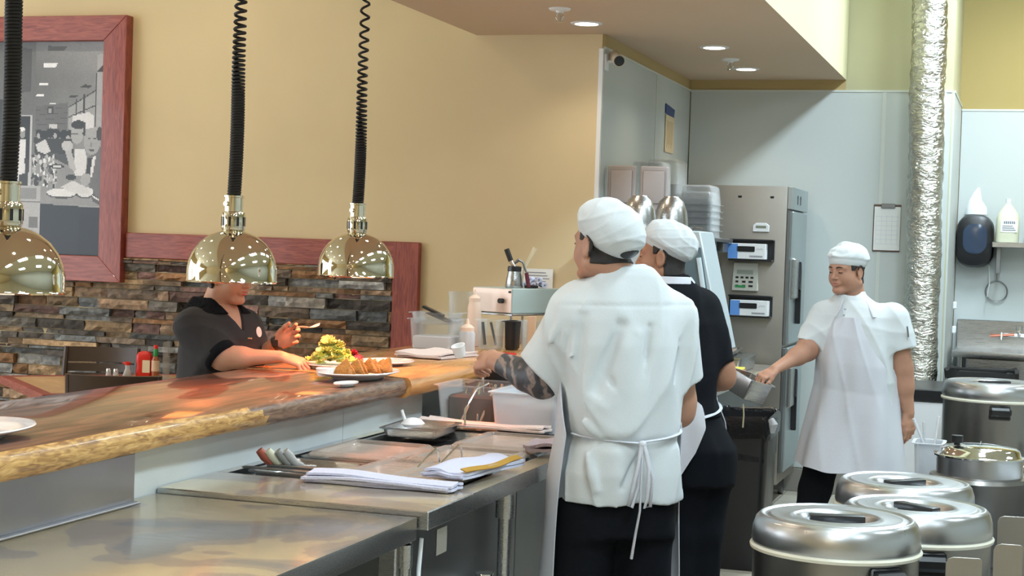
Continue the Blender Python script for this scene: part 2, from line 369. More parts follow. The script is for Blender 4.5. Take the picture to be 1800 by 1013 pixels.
for i, y in enumerate((-3.7, -0.65, 2.25, 5.15)):
    b = nb(); box(b, -10.05, -10.02, y, y+2.55 if i else y+2.7, 0.8, 3.0); struct('window_%d' % (i+1), b, 'window', 'bright dining room window')
b = nb(); box(b, -10, 5, -4.1, -4, 0, HC); struct('wall_front', b, 'yellow', 'wall behind the viewer')
b = nb(); box(b, 5, 5.1, -4, 12, 0, HC); struct('wall_right', b, 'frp', 'right kitchen wall')
# FRP panels
PT = 2.665
def panels(name, axis, at, t, edges, z1, label):
    b = nb()
    for a0, a1 in zip(edges[:-1], edges[1:]):
        if axis == 'y': box(b, a0+0.002, a1-0.002, at-t, at, 0.16, z1)
        else: box(b, at, at+t, a0+0.002, a1-0.002, 0.16, z1)
    for a in edges[1:-1]:
        if axis == 'y': box(b, a-0.012, a+0.012, at-t-0.004, at-t+0.001, 0.16, z1, mi=1)
        else: box(b, at+t-0.001, at+t+0.004, a-0.012, a+0.012, 0.16, z1, mi=1)
    if axis == 'y': box(b, edges[0], edges[-1], at-t-0.005, at, z1, z1+0.014, mi=1)
    else: box(b, at, at+t+0.005, edges[0], edges[-1], z1, z1+0.014, mi=1)
    return struct(name, b, ['frp', 'frp_trim'], label)
panels('trim_1', 'x', -2.272, 0.012, [8.41, 9.68, 10.69], PT, 'pale wall panels beside the corner')
panels('trim_2', 'y', 10.699, 0.012, [-2.255, -0.965, -0.585, -0.54], PT, 'pale wall panels on the back wall')
panels('trim_3', 'x', -0.535, 0.012, [10.71, 11.74], PT, 'pale wall panel on the return wall')
panels('trim_4', 'y', 11.749, 0.012, [-0.52, 0.7, 1.92], 2.64, 'pale wall panels behind the sink')
b = nb(); box(b, -2.272, -2.262, 8.41, 10.69, PT+0.014, SZ); box(b, -2.262, -1.22, 10.69, 10.70, PT+0.014, SZ); struct('trim_5', b, 'band', 'tan painted band under the soffit')
b = nb(); box(b, -2.285, -2.262, 8.385, 8.41, 0, PT); struct('trim_6', b, 'white', 'white corner guard')
b = nb(); box(b, -2.262, -2.246, 8.41, 10.69, 0, 0.15)
for k in range(16): pass
struct('baseboard_side', b, 'steel_dark', 'grey cove base')
b = nb()
for k in range(12): box(b, -2.25+k*0.143, -2.25+k*0.143+0.14, 10.672, 10.69, 0, 0.155, 0.004)
struct('baseboard_back', b, mat('taupe base tile', (0.26, 0.24, 0.21), 0.4), 'taupe tiled base of the back wall')

# stone clad wainscot
def stones():
    b = nb(); cl = b.loops.layers.color.new('Col')
    pal = [(0.36, 0.34, 0.32), (0.30, 0.31, 0.32), (0.40, 0.32, 0.25), (0.46, 0.37, 0.27), (0.33, 0.28, 0.24), (0.42, 0.29, 0.18), (0.23, 0.21, 0.20), (0.38, 0.38, 0.38), (0.36, 0.26, 0.24), (0.50, 0.42, 0.33)]
    R = random.Random(3); z = 0.0
    while z < 1.425:
        h = min(R.choice((0.020, 0.030, 0.038, 0.048, 0.062)), 1.428-z)
        x = -7.6 - R.random()*0.2
        while x < -3.445:
            w = min(R.uniform(0.08, 0.36), -3.445-x)
            if w < 0.02: break
            d = R.uniform(0.012, 0.060); c = pal[R.randrange(len(pal))]; k = R.uniform(0.75, 1.25); m_ = sum(c)/3; c = tuple((ch*0.8+m_*0.2)*k*1.35 for ch in c)
            nx = max(2, int(w/0.045)); nz = 2 if h > 0.04 else 1
            y0 = 8.40-d; g = 0.0025
            V = [[b.verts.new((x+g+(w-2*g)*i/nx, y0+R.uniform(-0.009, 0.009)+(0.010 if i in (0, nx) or j in (0, nz) else 0), z+g+(h-2*g)*j/nz+(0 if j in (0, nz) else R.uniform(-0.006, 0.006)))) for j in range(nz+1)] for i in range(nx+1)]
            fs = []
            for i in range(nx):
                for j in range(nz): fs.append(b.faces.new([V[i][j], V[i+1][j], V[i+1][j+1], V[i][j+1]]))
            ring = [V[i][0] for i in range(nx+1)] + [V[nx][j] for j in range(1, nz+1)] + [V[i][nz] for i in range(nx-1, -1, -1)] + [V[0][j] for j in range(nz-1, 0, -1)]
            bk = [b.verts.new((v.co.x, 8.402, v.co.z)) for v in ring]
            for q in range(len(ring)):
                q2 = (q+1) % len(ring); fs.append(b.faces.new([ring[q2], ring[q], bk[q], bk[q2]]))
            for f in fs:
                kk = R.uniform(0.9, 1.1)
                for lp in f.loops: lp[cl] = (*[min(1, ch*kk) for ch in c], 1)
            x += w
        z += h
    return b
struct('wall_stone_cladding', stones(), 'stone', 'stacked ledgestone wainscot in grey and brown', smooth=False)
b = nb(); box(b, -5.18, -3.29, 8.36, 8.4, 1.428, 1.578, 0.004); struct('trim_7', b, 'frame_wood_h', 'red oak rail above the ledgestone')
b = nb(); box(b, -3.445, -3.287, 8.359, 8.4, 0.1, 1.577, 0.004); struct('trim_8', b, 'frame_wood', 'red oak end post of the ledgestone')

# ceiling fixtures
for i, (x, y) in enumerate(TROFF):
    t = thing('ceiling_light_panel', 'cool white light panel in the high kitchen ceiling', 'ceiling light', (x, y, HC), 0, 'kitchen ceiling light panels')
    b = nb(); box(b, -0.31, 0.31, -0.62, 0.62, -0.03, 0.0, 0.004); obj('housing', b, 'white', t)
    b = nb(); box(b, -0.28, 0.28, -0.59, 0.59, -0.035, -0.03); obj('diffuser', b, 'glow_cool', t)
for i, (x, y) in enumerate(DOWN):
    lab = {0: 'round recessed light nearest the back wall in the soffit', 1: 'round recessed light beside the sprinkler, second from the back wall', 6: 'round recessed light nearest the yellow wall corner'}.get(i, 'round recessed light in the soffit over the counter')
    t = thing('recessed_light', lab, 'ceiling light', (x, y, SZ), 0, 'recessed lights in the soffit')
    b = nb(); lathe(b, [(0.062, -0.001), (0.062, -0.006), (0.082, -0.004), (0.084, 0.0)], 28); obj('trim_ring', b, 'white', t)
    b = nb(); lathe(b, [(0, -0.003), (0.0615, -0.003)], 28); obj('lens', b, 'glow', t)
for i, (x, y) in enumerate(DIN+[(0.55, 10.9)]):
    t = thing('recessed_light', 'round recessed light in the dining room ceiling' if x < 0 else 'round recessed light in the high ceiling above the sink', 'ceiling light', (x, y, HC), 0, 'dining room recessed lights')
    b = nb(); lathe(b, [(0.075, -0.001), (0.075, -0.006), (0.10, -0.004), (0.102, 0.0)], 24); obj('trim_ring', b, 'white', t)
    b = nb(); lathe(b, [(0, -0.003), (0.0745, -0.003)], 24); obj('lens', b, 'glow', t)
for (x, y, lab) in ((-2.247, 7.487, 'pendent fire sprinkler near the yellow wall corner light'), (-1.779, 9.536, 'pendent fire sprinkler between the two rear recessed lights')):
    t = thing('fire_sprinkler', lab, 'sprinkler', (x, y, SZ), 0, 'soffit sprinklers')
    b = nb(); lathe(b, [(0.055, 0), (0.05, -0.008), (0.02, -0.012), (0.018, -0.02), (0, -0.02)], 20); obj('escutcheon', b, 'white', t)
    b = nb(); tube(b, [(0, 0, -0.018), (0, 0, -0.06)], 0.009, 8); lathe(b, [(0, -0.066), (0.018, -0.066), (0.018, -0.06), (0, -0.06)], 12)
    tube(b, [(-0.009, 0, -0.02), (-0.02, 0, -0.04), (-0.006, 0, -0.06)], 0.003, 6); tube(b, [(0.009, 0, -0.02), (0.02, 0, -0.04), (0.006, 0, -0.06)], 0.003, 6); obj('head', b, 'chrome', t)

# ================================================================== BAR
b = nb()
Rb = random.Random(5)
def edge_slab(b, y0, y1, ny, xb, xf, z0, z1, amp, mi_top=0, mi_edge=1):
    rows = []
    for i in range(ny+1):
        y = y0+(y1-y0)*i/ny; w = amp*(sin(y*3.1)+0.6*sin(y*7.7+1)+0.35*sin(y*17+2)); z0i = z0 - 0.4*amp*sin(y*4+1)
        prof = [(xb, z1), (xf-0.012+w, z1), (xf+w, z1-0.012), (xf+0.006+w*0.8, z1-0.032), (xf-0.003+w*0.5, z0i+0.012), (xf-0.022+w*0.3, z0i), (xb, z0)]
        rows.append([b.verts.new((x, y, z)) for x, z in prof])
    for i, (a, c) in enumerate(zip(rows[:-1], rows[1:])):
        for k in range(7):
            f = b.faces.new([a[k], a[(k+1) % 7], c[(k+1) % 7], c[k]]); f.material_index = ((mi_edge+1) if (i*(y1-y0)/ny+y0 > 4.20+0.05*k and ny > 50) else mi_edge) if k in (1, 2, 3, 4) else mi_top
    b.faces.new(rows[0]); b.faces.new(rows[-1][::-1])
t = thing('bar_counter', 'long live edge wooden bar counter on a grey wall under the heat lamps', 'counter', (0, 0, 0))
edge_slab(b, 1.2, 5.515, 120, -2.86, -2.198, 1.0, 1.07, 0.007)
obj('bar_slab', b, ['bar_top', 'live_edge', 'bark'], t, ang=50)
b = nb(); edge_slab(b, 5.517, 8.395, 30, -2.87, -2.185, 0.995, 1.072, 0.002)
obj('bar_slab', b, ['bar_light', 'bar_light'], t, ang=50, label='lighter honey coloured end of the bar top')
b = nb(); box(b, -2.36, -2.27, 1.2, 3.0, 0, 1.0); box(b, -2.36, -2.27, 3.003, 5.1, 0, 1.0); box(b, -2.36, -2.27, 5.103, 5.86, 0, 1.0); obj('counter_wall', b, 'bar_wall', t)
b = nb(); box(b, -2.5, -2.42, 5.87, 8.39, 0, 0.995); obj('rear_panel', b, 'steel_dark', t)

# ================================================================== steel tables
def leg_round(b, x, y, z0, z1, r=0.021):
    tube(b, [(x, y, z0+0.03), (x, y, z1)], r, 14); lathe(b, [(0, z0), (r*1.05, z0), (r*1.2, z0+0.03), (r, z0+0.05)], 14, (x, y, 0)); lathe(b, [(r*1.45, z1-0.09), (r*1.45, z1), ], 14, (x, y, 0), cap=True)
t = thing('steel_work_table', 'stained stainless work table nearest the viewer with a backsplash', 'table', (0, 0, 0))
b = nb(); box(b, -2.265, -1.492, 1.3, 3.845, 0.805, 0.865, 0.004, seg=2); split_top(obj('tabletop', b, ['steel_top', 'steel'], t), 0.865)
b = nb(); box(b, -2.262, -2.225, 1.3, 3.67, 0.866, 1.0, 0.003); box(b, -2.225, -2.205, 1.3, 3.67, 0.866, 0.872, 0.002); obj('backsplash', b, 'steel_mid', t)
for (x, y) in ((-1.535, 3.79), (-1.535, 1.5), (-2.2, 3.79), (-2.2, 1.5)):
    b = nb(); box(b, x-0.03, x+0.02, y-0.03, y+0.02, 0, 0.81, 0.004); obj('leg', b, 'steel', t)
b = nb(); tube(b, [(-1.505, 3.80, 0.80), (-1.505, 3.80, 0.40)], 0.014, 12); tube(b, [(-1.505, 3.80, 0.80), (-1.505, 3.80, 0.74)], 0.019, 12); obj('brace_rod', b, 'steel', t)
b = nb(); box(b, -2.2, -1.55, 1.5, 3.75, 0.25, 0.28); obj('undershelf', b, 'steel_dark', t)
t = thing('steam_table', 'stainless steam table with drop in pans along the bar wall', 'steam table', (0, 0, 0))
b = nb()
# worktop with the big rectangular opening
YA, YB, XA, XB = 4.20, 5.62, -2.235, -1.535
box(b, -2.268, -1.465, 3.853, YA, 0.83, 0.88, 0.003); box(b, -2.268, -1.465, YB, 6.6, 0.83, 0.88, 0.003)
box(b, -2.268, XA, YA, YB, 0.83, 0.88); box(b, XB, -1.465, YA, YB, 0.83, 0.88)
split_top(obj('tabletop', b, ['steel_top', 'steel'], t), 0.88)
b = nb(); box(b, -2.15, -1.56, 3.98, 4.9, 0.50, 0.83, 0.004); obj('well_housing', b, 'steel_dark', t)
b = nb(); box(b, -2.15, -1.56, 4.9, 5.75, 0.42, 0.83, 0.004); obj('well_housing', b, 'steel_dark', t)
for y in (4.62, 6.4):
    b = nb(); leg_round(b, -1.505, y, 0, 0.835); obj('leg', b, 'steel', t)
    b = nb(); leg_round(b, -2.2, y, 0, 0.835); obj('leg', b, 'steel', t)
b = nb(); box(b, -1.5595, -1.557, 4.17, 4.25, 0.70, 0.775, 0.001); obj('rating_label', b, mat('aged label', (0.55, 0.53, 0.48), 0.6), t)
b = nb(); tube(b, [(-1.565, 4.42, 0.56), (-1.53, 4.42, 0.56), (-1.50, 4.43, 0.545), (-1.485, 4.45, 0.51), (-1.48, 4.47, 0.44)], [0.03, 0.034, 0.036, 0.028, 0.024], 14)
lathe(b, [(0, -0.045), (0.022, -0.045), (0.022, 0.0), (0.03, 0.01), (0, 0.01)], 14, mtx=Matrix.Translation((-1.50, 4.43, 0.60))); obj('drain_valve', b, 'chrome', t)
b = nb(); tube(b, [(-1.50, 3.90, 0.80), (-1.505, 3.90, 0.72), (-1.50, 3.885, 0.68), (-1.51, 3.87, 0.66)], 0.006, 8); obj('white_hose', b, 'white', t)
b = nb(); box(b, XA, XB, YA, YB, 0.845, 0.85)  # false bottom deck of the wells
obj('well_deck', b, 'steel_dark', t)
# ================================================================== FRAMED PHOTOGRAPH
def print_grid():
    x0, x1, y0, y1 = -200, 485, 38, 995; st = 5.0
    nx, ny = int((x1-x0)/st), int((y1-y0)/st)
    X, Y = np.meshgrid(x0+(np.arange(nx)+0.5)*st, y0+(np.arange(ny)+0.5)*st, indexing='ij')
    rng = np.random.RandomState(2)
    g = np.interp(Y, [38, 200, 430, 760], [0.50, 0.40, 0.42, 0.5])+0.10*np.clip((X-240)/240, -1, 1)
    C = np.stack([g, g, g*1.03], -1)
    def E(cx, cy, rx, ry, v, a=0):
        c, s = cos(rad(a)), sin(rad(a)); dx, dy = X-cx, Y-cy; C[((dx*c+dy*s)/rx)**2+((-dx*s+dy*c)/ry)**2 < 1] = v if hasattr(v, '__len__') else (v, v, v*1.03)
    def P(pts, v):
        ins = np.zeros(X.shape, bool); n = len(pts)
        for i in range(n):
            (xa, ya), (xb, yb) = pts[i], pts[(i+1) % n]
            if ya == yb: continue
            cnd = ((ya > Y) != (yb > Y)) & (X < (xb-xa)*(Y-ya)/(yb-ya)+xa); ins ^= cnd
        C[ins] = v if hasattr(v, '__len__') else (v, v, v*1.03)
    P([(-200, 38), (130, 38), (130, 440), (-200, 440)], 0.36); P([(50, 60), (110, 70), (110, 260), (50, 270)], 0.26)
    P([(135, 330), (295, 310), (295, 470), (135, 470)], 0.34)
    for k in range(5): P([(135, 345+k*22), (295, 330+k*24), (295, 333+k*24), (135, 348+k*22)], 0.26)
    P([(190, 55), (285, 58), (270, 78), (192, 76)], 0.30)
    for q in ([(172, 133), (242, 133), (230, 153), (168, 153)], [(150, 222), (197, 222), (193, 234), (148, 234)], [(138, 272), (176, 272), (172, 283), (137, 283)], [(208, 313), (238, 313), (236, 320), (206, 320)], [(384, 316), (424, 318), (420, 325), (384, 323)]): P(q, 0.92)
    P([(435, 100), (485, 80), (485, 440), (435, 430)], 0.62); P([(298, 330), (435, 260), (435, 440), (298, 430)], 0.58)
    for q in ([(375, 230), (415, 232), (395, 246), (352, 243)], [(305, 278), (345, 280), (330, 289), (300, 287)], [(460, 145), (485, 148), (485, 170), (434, 172)], [(298, 330), (435, 250), (435, 256), (298, 336)], [(298, 375), (435, 318), (435, 324), (298, 380)], [(372, 275), (378, 272), (378, 360), (372, 362)], [(334, 295), (339, 293), (339, 372), (334, 372)], [(430, 180), (437, 178), (437, 420), (430, 420)]): P(q, 0.16)
    P([(193, 330), (224, 330), (224, 364), (193, 364)], 0.18); E(208, 348, 9, 11, 0.6); P([(203, 408), (243, 408), (243, 430), (203, 430)], 0.75)
    P([(322, 370), (400, 352), (425, 370), (425, 430), (322, 430)], 0.82)
    P([(50, 366), (118, 366), (118, 690), (50, 690)], 0.72); P([(55, 374), (110, 374), (110, 600), (55, 600)], 0.04)
    # waitress
    E(72, 452, 15, 20, 0.55); E(70, 432, 14, 10, 0.92); P([(50, 480), (88, 478), (92, 540), (85, 660), (50, 660)], 0.85); P([(86, 560), (110, 570), (105, 690), (60, 690), (60, 640), (90, 630)], 0.12)
    # row of diners behind
    for (cx, cy, r) in ((155, 450, 17), (182, 458, 19), (212, 448, 20), (240, 455, 22), (280, 455, 20), (308, 450, 16)): E(cx, cy, r, r*1.15, 0.07)
    for (cx, cy) in ((152, 462), (236, 460), (300, 468)): E(cx, cy, 9, 12, 0.62)
    P([(130, 470), (320, 475), (335, 560), (140, 560)], 0.14); P([(140, 500), (190, 475), (215, 530), (190, 545), (150, 530)], 0.78); P([(205, 535), (300, 545), (330, 600), (260, 600)], 0.22)
    # counter with dishes
    P([(118, 545), (230, 560), (320, 600), (470, 720), (466, 772), (170, 765), (118, 660)], 0.52)
    for k in range(90):
        a, c = rng.uniform(125, 250), rng.uniform(550, 690); E(a, c, rng.uniform(3, 9), rng.uniform(5, 18), rng.choice([0.15, 0.8, 0.65, 0.3, 0.9]))
    E(252, 598, 32, 12, 0.10); E(252, 598, 22, 6, 0.8)
    # first man, arm raised to chin
    P([(335, 520), (385, 520), (400, 580), (385, 640), (330, 640)], 0.84); E(345, 448, 32, 48, 0.62); E(350, 410, 35, 20, 0.10); P([(375, 400), (386, 400), (386, 465), (372, 450)], 0.14)
    P([(316, 448), (360, 446), (360, 450), (316, 452)], 0.25); P([(285, 520), (315, 515), (345, 610), (320, 630)], 0.68); E(298, 505, 28, 24, 0.72)
    E(300, 630, 40, 28, 0.5, 20); E(320, 645, 26, 12, 0.12)
    # second man
    P([(395, 560), (470, 500), (485, 520), (485, 740), (430, 740), (395, 640)], 0.36); P([(402, 560), (425, 560), (410, 650), (390, 640)], 0.10); P([(424, 555), (440, 545), (425, 640), (410, 650)], 0.85)
    E(420, 482, 41, 60, 0.60); E(455, 450, 16, 30, 0.18); P([(398, 470), (412, 470), (412, 475), (398, 475)], 0.15); P([(426, 468), (442, 468), (442, 474), (426, 474)], 0.15); P([(405, 520), (432, 520), (430, 526), (408, 526)], 0.25); E(416, 498, 6, 12, 0.48)
    E(392, 655, 24, 30, 0.62, 20); P([(395, 680), (440, 720), (466, 740), (466, 770), (430, 750)], 0.28)
    E(275, 722, 74, 20, 0.2); E(275, 716, 74, 19, 0.86); E(390, 716, 42, 24, 0.2); E(390, 710, 42, 23, 0.84); P([(270, 690), (330, 660), (400, 690), (420, 720), (330, 715)], 0.8)
    P([(425, 722), (462, 742), (460, 748), (423, 728)], 0.9)
    # counter front
    P([(-200, 690), (172, 690), (172, 995), (-200, 995)], 0.66); P([(60, 700), (150, 700), (150, 750), (60, 750)], 0.5); P([(-200, 757), (172, 757), (172, 763), (-200, 763)], 0.4); P([(115, 830), (158, 830), (158, 880), (115, 880)], 0.4)
    P([(172, 768), (470, 780), (485, 995), (172, 995)], (0.055, 0.075, 0.115)); P([(368, 810), (478, 812), (478, 992), (360, 992)], (0.035, 0.055, 0.10))
    P([(476, 100), (485, 100), (485, 760), (470, 760)], 0.72)
    P([(-200, 38), (45, 38), (45, 690), (-200, 690)], 0.35); P([(-160, 300), (-20, 300), (-20, 690), (-160, 690)], 0.15)
    C[:] = C*(1+rng.normal(0, 0.02, X.shape))[..., None]
    b = nb(); cl = b.loops.layers.color.new('Col')
    px = lambda x: -5.345-(485-x)*0.001425; pz = lambda y: 2.725-(y-38)*(1.296/957)
    V = [[b.verts.new((px(x0+i*st), 8.376, pz(y0+j*st))) for j in range(ny+1)] for i in range(nx+1)]
    for i in range(nx):
        for j in range(ny):
            f = b.faces.new([V[i][j], V[i][j+1], V[i+1][j+1], V[i+1][j]]); c = np.clip(C[i, j], 0, 1)**0.9
            for lp in f.loops: lp[cl] = (*c, 1)
    return b, px(x0)
t = thing('framed_photograph', 'large black and white diner photograph in a red oak frame on the yellow wall', 'picture', (0, 0, 0))
pg, XL = print_grid(); obj('photo_print', pg, 'photo', t, smooth=False)
fl = XL-0.155
b = nb(); box(b, XL-0.02, -5.33, 8.378, 8.398, 1.41, 2.74); obj('backing_board', b, 'carpet', t)
for (nm, pts, mm) in (('frame_rail', [(fl, 2.875), (-5.189, 2.875), (-5.345, 2.725), (XL, 2.725)], 'frame_wood_h'), ('frame_rail', [(fl, 1.276), (XL, 1.429), (-5.345, 1.429), (-5.189, 1.276)], 'frame_wood_h'),
                      ('frame_stile', [(-5.189, 2.875), (-5.189, 1.276), (-5.345, 1.429), (-5.345, 2.725)], 'frame_wood'), ('frame_stile', [(fl, 2.875), (XL, 2.725), (XL, 1.429), (fl, 1.276)], 'frame_wood')):
    b = nb(); prism(b, pts, 8.325, 8.399, 'y', bev=0.003); obj(nm, b, mm, t)

# ================================================================== HEAT LAMPS
def coil(bm, z0, ztop, ztight, r, rw, zspread):
    pts = []; z = z0; a = 0.0
    while z < ztop:
        u = max(0.0, (z-ztight)/zspread); p = 0.0088+0.050*min(1, u)**1.3
        sw = 0.010*sin(z*3.0)+0.006*sin(z*7)
        for k in range(12):
            a += 2*pi/12; z += p/12
            rr = r*(1-0.15*min(1, u)); pts.append((rr*cos(a)+sw*min(1, (z-z0)*3), rr*sin(a), z))
    tube(bm, pts, rw, 5)
def heat_lamp(x, y, z, label, ztight, rx=0.147):
    t = thing('heat_lamp', label, 'heat lamp', (x, y, z), 0, 'heat lamps over the bar'); b = nb()
    prof = [(0.1465, 0.0), (0.1495, 0.004), (0.1475, 0.008), (0.1470, 0.045), (0.141, 0.075), (0.128, 0.104), (0.108, 0.131), (0.083, 0.151), (0.058, 0.163), (0.036, 0.169), (0.032, 0.172)]
    inner = [(r-0.004, max(zz-0.004, 0.0)) for r, zz in prof[::-1]]
    lathe(b, prof+inner+[prof[0]], 56); obj('dome_shade', b, 'brass', t, ang=60)
    b = nb(); lathe(b, [(0.026, 0.168), (0.036, 0.172), (0.038, 0.178), (0.038, 0.226), (0.035, 0.232), (0.030, 0.234), (0.030, 0.278), (0.033, 0.280), (0.033, 0.286), (0.012, 0.290)], 28, cap=True)
    obj('neck', b, 'brass', t)
    b = nb()
    for k in range(9):
        a = 2*pi*k/9; box(b, 0.0372, 0.0395, -0.004, 0.004, 0.186, 0.216, mtx=Matrix.Rotation(a, 4, 'Z'))
    obj('vent_slot', b, 'black', t)
    b = nb(); tube(b, [(-0.008, -0.028, 0.258), (-0.010, -0.040, 0.258)], 0.008, 12); obj('set_screw', b, 'brass', t)
    b = nb(); lathe(b, [(0, 0.10), (0.018, 0.10), (0.02, 0.12), (0.05, 0.05), (0.055, 0.025), (0.04, 0.005), (0, 0.0)][::-1], 20, (0, 0, 0.006)); obj('heat_bulb', b, 'bulb', t)
    b = nb(); coil(b, 0.286, SZ-z-0.012, ztight-z, 0.0185, 0.0052, 0.62); tube(b, [(0, 0, 0.28), (0.01, 0, 0.30), (0.018, 0, 0.31)], 0.006, 6); obj('coiled_cord', b, 'black_rubber', t)
    b = nb(); lathe(b, [(0, 0), (0.05, 0), (0.05, -0.012), (0.02, -0.02), (0, -0.02)], 20, (0, 0, SZ-z)); obj('ceiling_canopy', b, 'brass', t)
    if y > 4: light('heat_glow', 'SPOT', (x, y, z+0.03), 200 if y > 5 else 110, (1.0, 0.22, 0.06), 0.06, spot=rad(122), blend=0.5)
heat_lamp(-2.5, 3.475, 1.414, 'brass heat lamp cut by the left picture edge, in front of the framed photograph', 2.16)
heat_lamp(-2.5, 4.686, 1.426, "brass heat lamp hanging in front of the server's face", 2.02)
heat_lamp(-2.5, 5.694, 1.436, 'brass heat lamp farthest along the bar, above the toast plate', 1.90)

# ================================================================== DINING TABLE AND CHAIRS
A45 = rad(40)
t = thing('dining_table', 'dining table with a pale wood top and red edge behind the bar', 'table', (-4.60, 7.42, 0), rad(47))
b = nb(); box(b, -0.47, 0.47, -0.47, 0.47, 0.735, 0.77, 0.004); obj('tabletop', b, 'table_wood', t)
b = nb()
for (a0, a1, c0, c1) in ((-0.53, -0.47, -0.53, 0.53), (0.47, 0.53, -0.53, 0.53), (-0.47, 0.47, -0.53, -0.47), (-0.47, 0.47, 0.47, 0.53)): box(b, a0, a1, c0, c1, 0.73, 0.772, 0.003)
obj('table_edge', b, 'frame_wood_h', t)
b = nb(); tube(b, [(0, 0, 0.03), (0, 0, 0.71)], 0.04, 16); box(b, -0.3, 0.3, -0.04, 0.04, 0, 0.03); box(b, -0.04, 0.04, -0.3, 0.3, 0, 0.031); obj('pedestal', b, 'black', t)
def chair(x, y, rz, label):
    t = thing('dining_chair', label, 'chair', (x, y, 0), rz, 'dining chairs'); w = 0.21
    for sx in (-1, 1):
        b = nb(); tube(b, [(sx*w, 0.02, 0), (sx*w, 0.0, 0.45), (sx*w, -0.03, 0.70), (sx*w, -0.07, 0.905)], [0.016, 0.019, 0.018, 0.015], 8); obj('rear_leg', b, 'chair_wood', t)
        b = nb(); tube(b, [(sx*w, 0.42, 0), (sx*w, 0.41, 0.44)], 0.018, 8); obj('front_leg', b, 'chair_wood', t)
    b = nb(); box(b, -0.235, 0.235, -0.01, 0.45, 0.44, 0.475, 0.01, seg=2); obj('seat', b, 'chair_wood', t)
    b = nb()
    for (z0, z1) in ((0.82, 0.905), (0.765, 0.810), (0.715, 0.755), (0.62, 0.705)):
        def fn(u, v, z0=z0, z1=z1): return (-0.205+0.41*u, -0.03-0.10*(z0-0.7+(z1-z0)*v)/0.2*0.35-0.045*(4*u*(1-u)), z0+(z1-z0)*v)
        grid(b, fn, 10, 1, thick=0.016)
    obj('back_slats', b, 'chair_wood', t)
chair(-4.12, 6.60, rad(24), 'dark slat back chair nearest the bar, back to the viewer')
chair(-5.10, 7.98, rad(196), 'dark slat back chair on the far side of the table by the ledgestone')
# condiments on the table
t = thing('ketchup_bottle', 'red ketchup squeeze bottle with a cream label on the dining table', 'bottle', (-4.69, 7.80, 0.771), rad(20))
b = nb(); loft(b, [[(x*s, y*s2, z) for x, y in rrect(0.09, 0.055, 0.02)] for s, s2, z in ((0.85, 0.85, 0), (1, 1, 0.01), (1.0, 1, 0.045), (0.92, 0.95, 0.07), (1.0, 1.0, 0.10), (0.95, 0.95, 0.125), (0.75, 0.75, 0.14), (0.4, 0.5, 0.148))]); obj('body', b, 'red', t)
b = nb(); box(b, -0.006, 0.036, -0.0295, -0.028, 0.03, 0.10, 0.002); obj('label_patch', b, mat('cream label', (0.75, 0.66, 0.5), 0.5), t)
t = thing('hot_sauce_bottle', 'hot sauce bottle with red cap and green neck label beside the ketchup', 'bottle', (-4.62, 7.80, 0.771))
b = nb(); lathe(b, [(0, 0), (0.021, 0), (0.022, 0.01), (0.022, 0.10), (0.012, 0.125), (0.011, 0.16), (0, 0.16)], 16); obj('bottle_glass', b, mat('amber sauce', (0.30, 0.09, 0.03), 0.15), t)
b = nb(); lathe(b, [(0.0225, 0.04), (0.0225, 0.10)], 16); obj('label_band', b, mat('tan label', (0.62, 0.45, 0.32), 0.5), t)
b = nb(); lathe(b, [(0.0125, 0.123), (0.0135, 0.126), (0.0135, 0.162), (0.0125, 0.165)], 16); obj('neck_label', b, 'green', t)
b = nb(); lathe(b, [(0.0125, 0.165), (0.0125, 0.185), (0, 0.187)], 16); obj('cap', b, 'red', t)
t = thing('soy_sauce_dispenser', 'small glass soy sauce dispenser with a red cap left of the ketchup', 'bottle', (-4.76, 7.74, 0.771))
b = nb(); lathe(b, [(0, 0), (0.024, 0), (0.026, 0.012), (0.012, 0.05), (0.013, 0.07), (0, 0.07)], 16); obj('glass_body', b, 'clear_milky', t)
b = nb(); lathe(b, [(0, 0.002), (0.021, 0.003), (0.022, 0.014), (0.016, 0.03), (0, 0.03)], 16); obj('sauce', b, 'black', t)
b = nb(); lathe(b, [(0.016, 0.07), (0.018, 0.085), (0, 0.092)], 16); box(b, -0.03, 0, -0.006, 0.006, 0.076, 0.086, 0.002); obj('cap', b, 'red', t)
for (x, y, l) in ((-4.83, 7.66, 'salt shaker farther left of the two on the dining table'), (-4.79, 7.67, 'pepper shaker right beside the soy sauce dispenser')):
    t = thing('table_shaker', l, 'shaker', (x, y, 0.771), 0, 'shakers on the dining table')
    b = nb(); lathe(b, [(0, 0), (0.015, 0), (0.016, 0.005), (0.0125, 0.035), (0.0125, 0.04)], 14, cap=True); obj('body', b, 'clear_milky', t)
    b = nb(); lathe(b, [(0.0135, 0.036), (0.0135, 0.044), (0.011, 0.052), (0, 0.056)], 14); obj('cap', b, 'chrome', t)
t = thing('menu_holder', 'clear menu holder standing right of the hot sauce', 'menu holder', (-4.54, 7.78, 0.771), rad(15))
b = nb(); box(b, -0.004, 0.004, -0.06, 0.06, 0, 0.21, 0.001); box(b, -0.03, 0.03, -0.06, 0.06, 0, 0.004); obj('panel', b, 'clear', t)

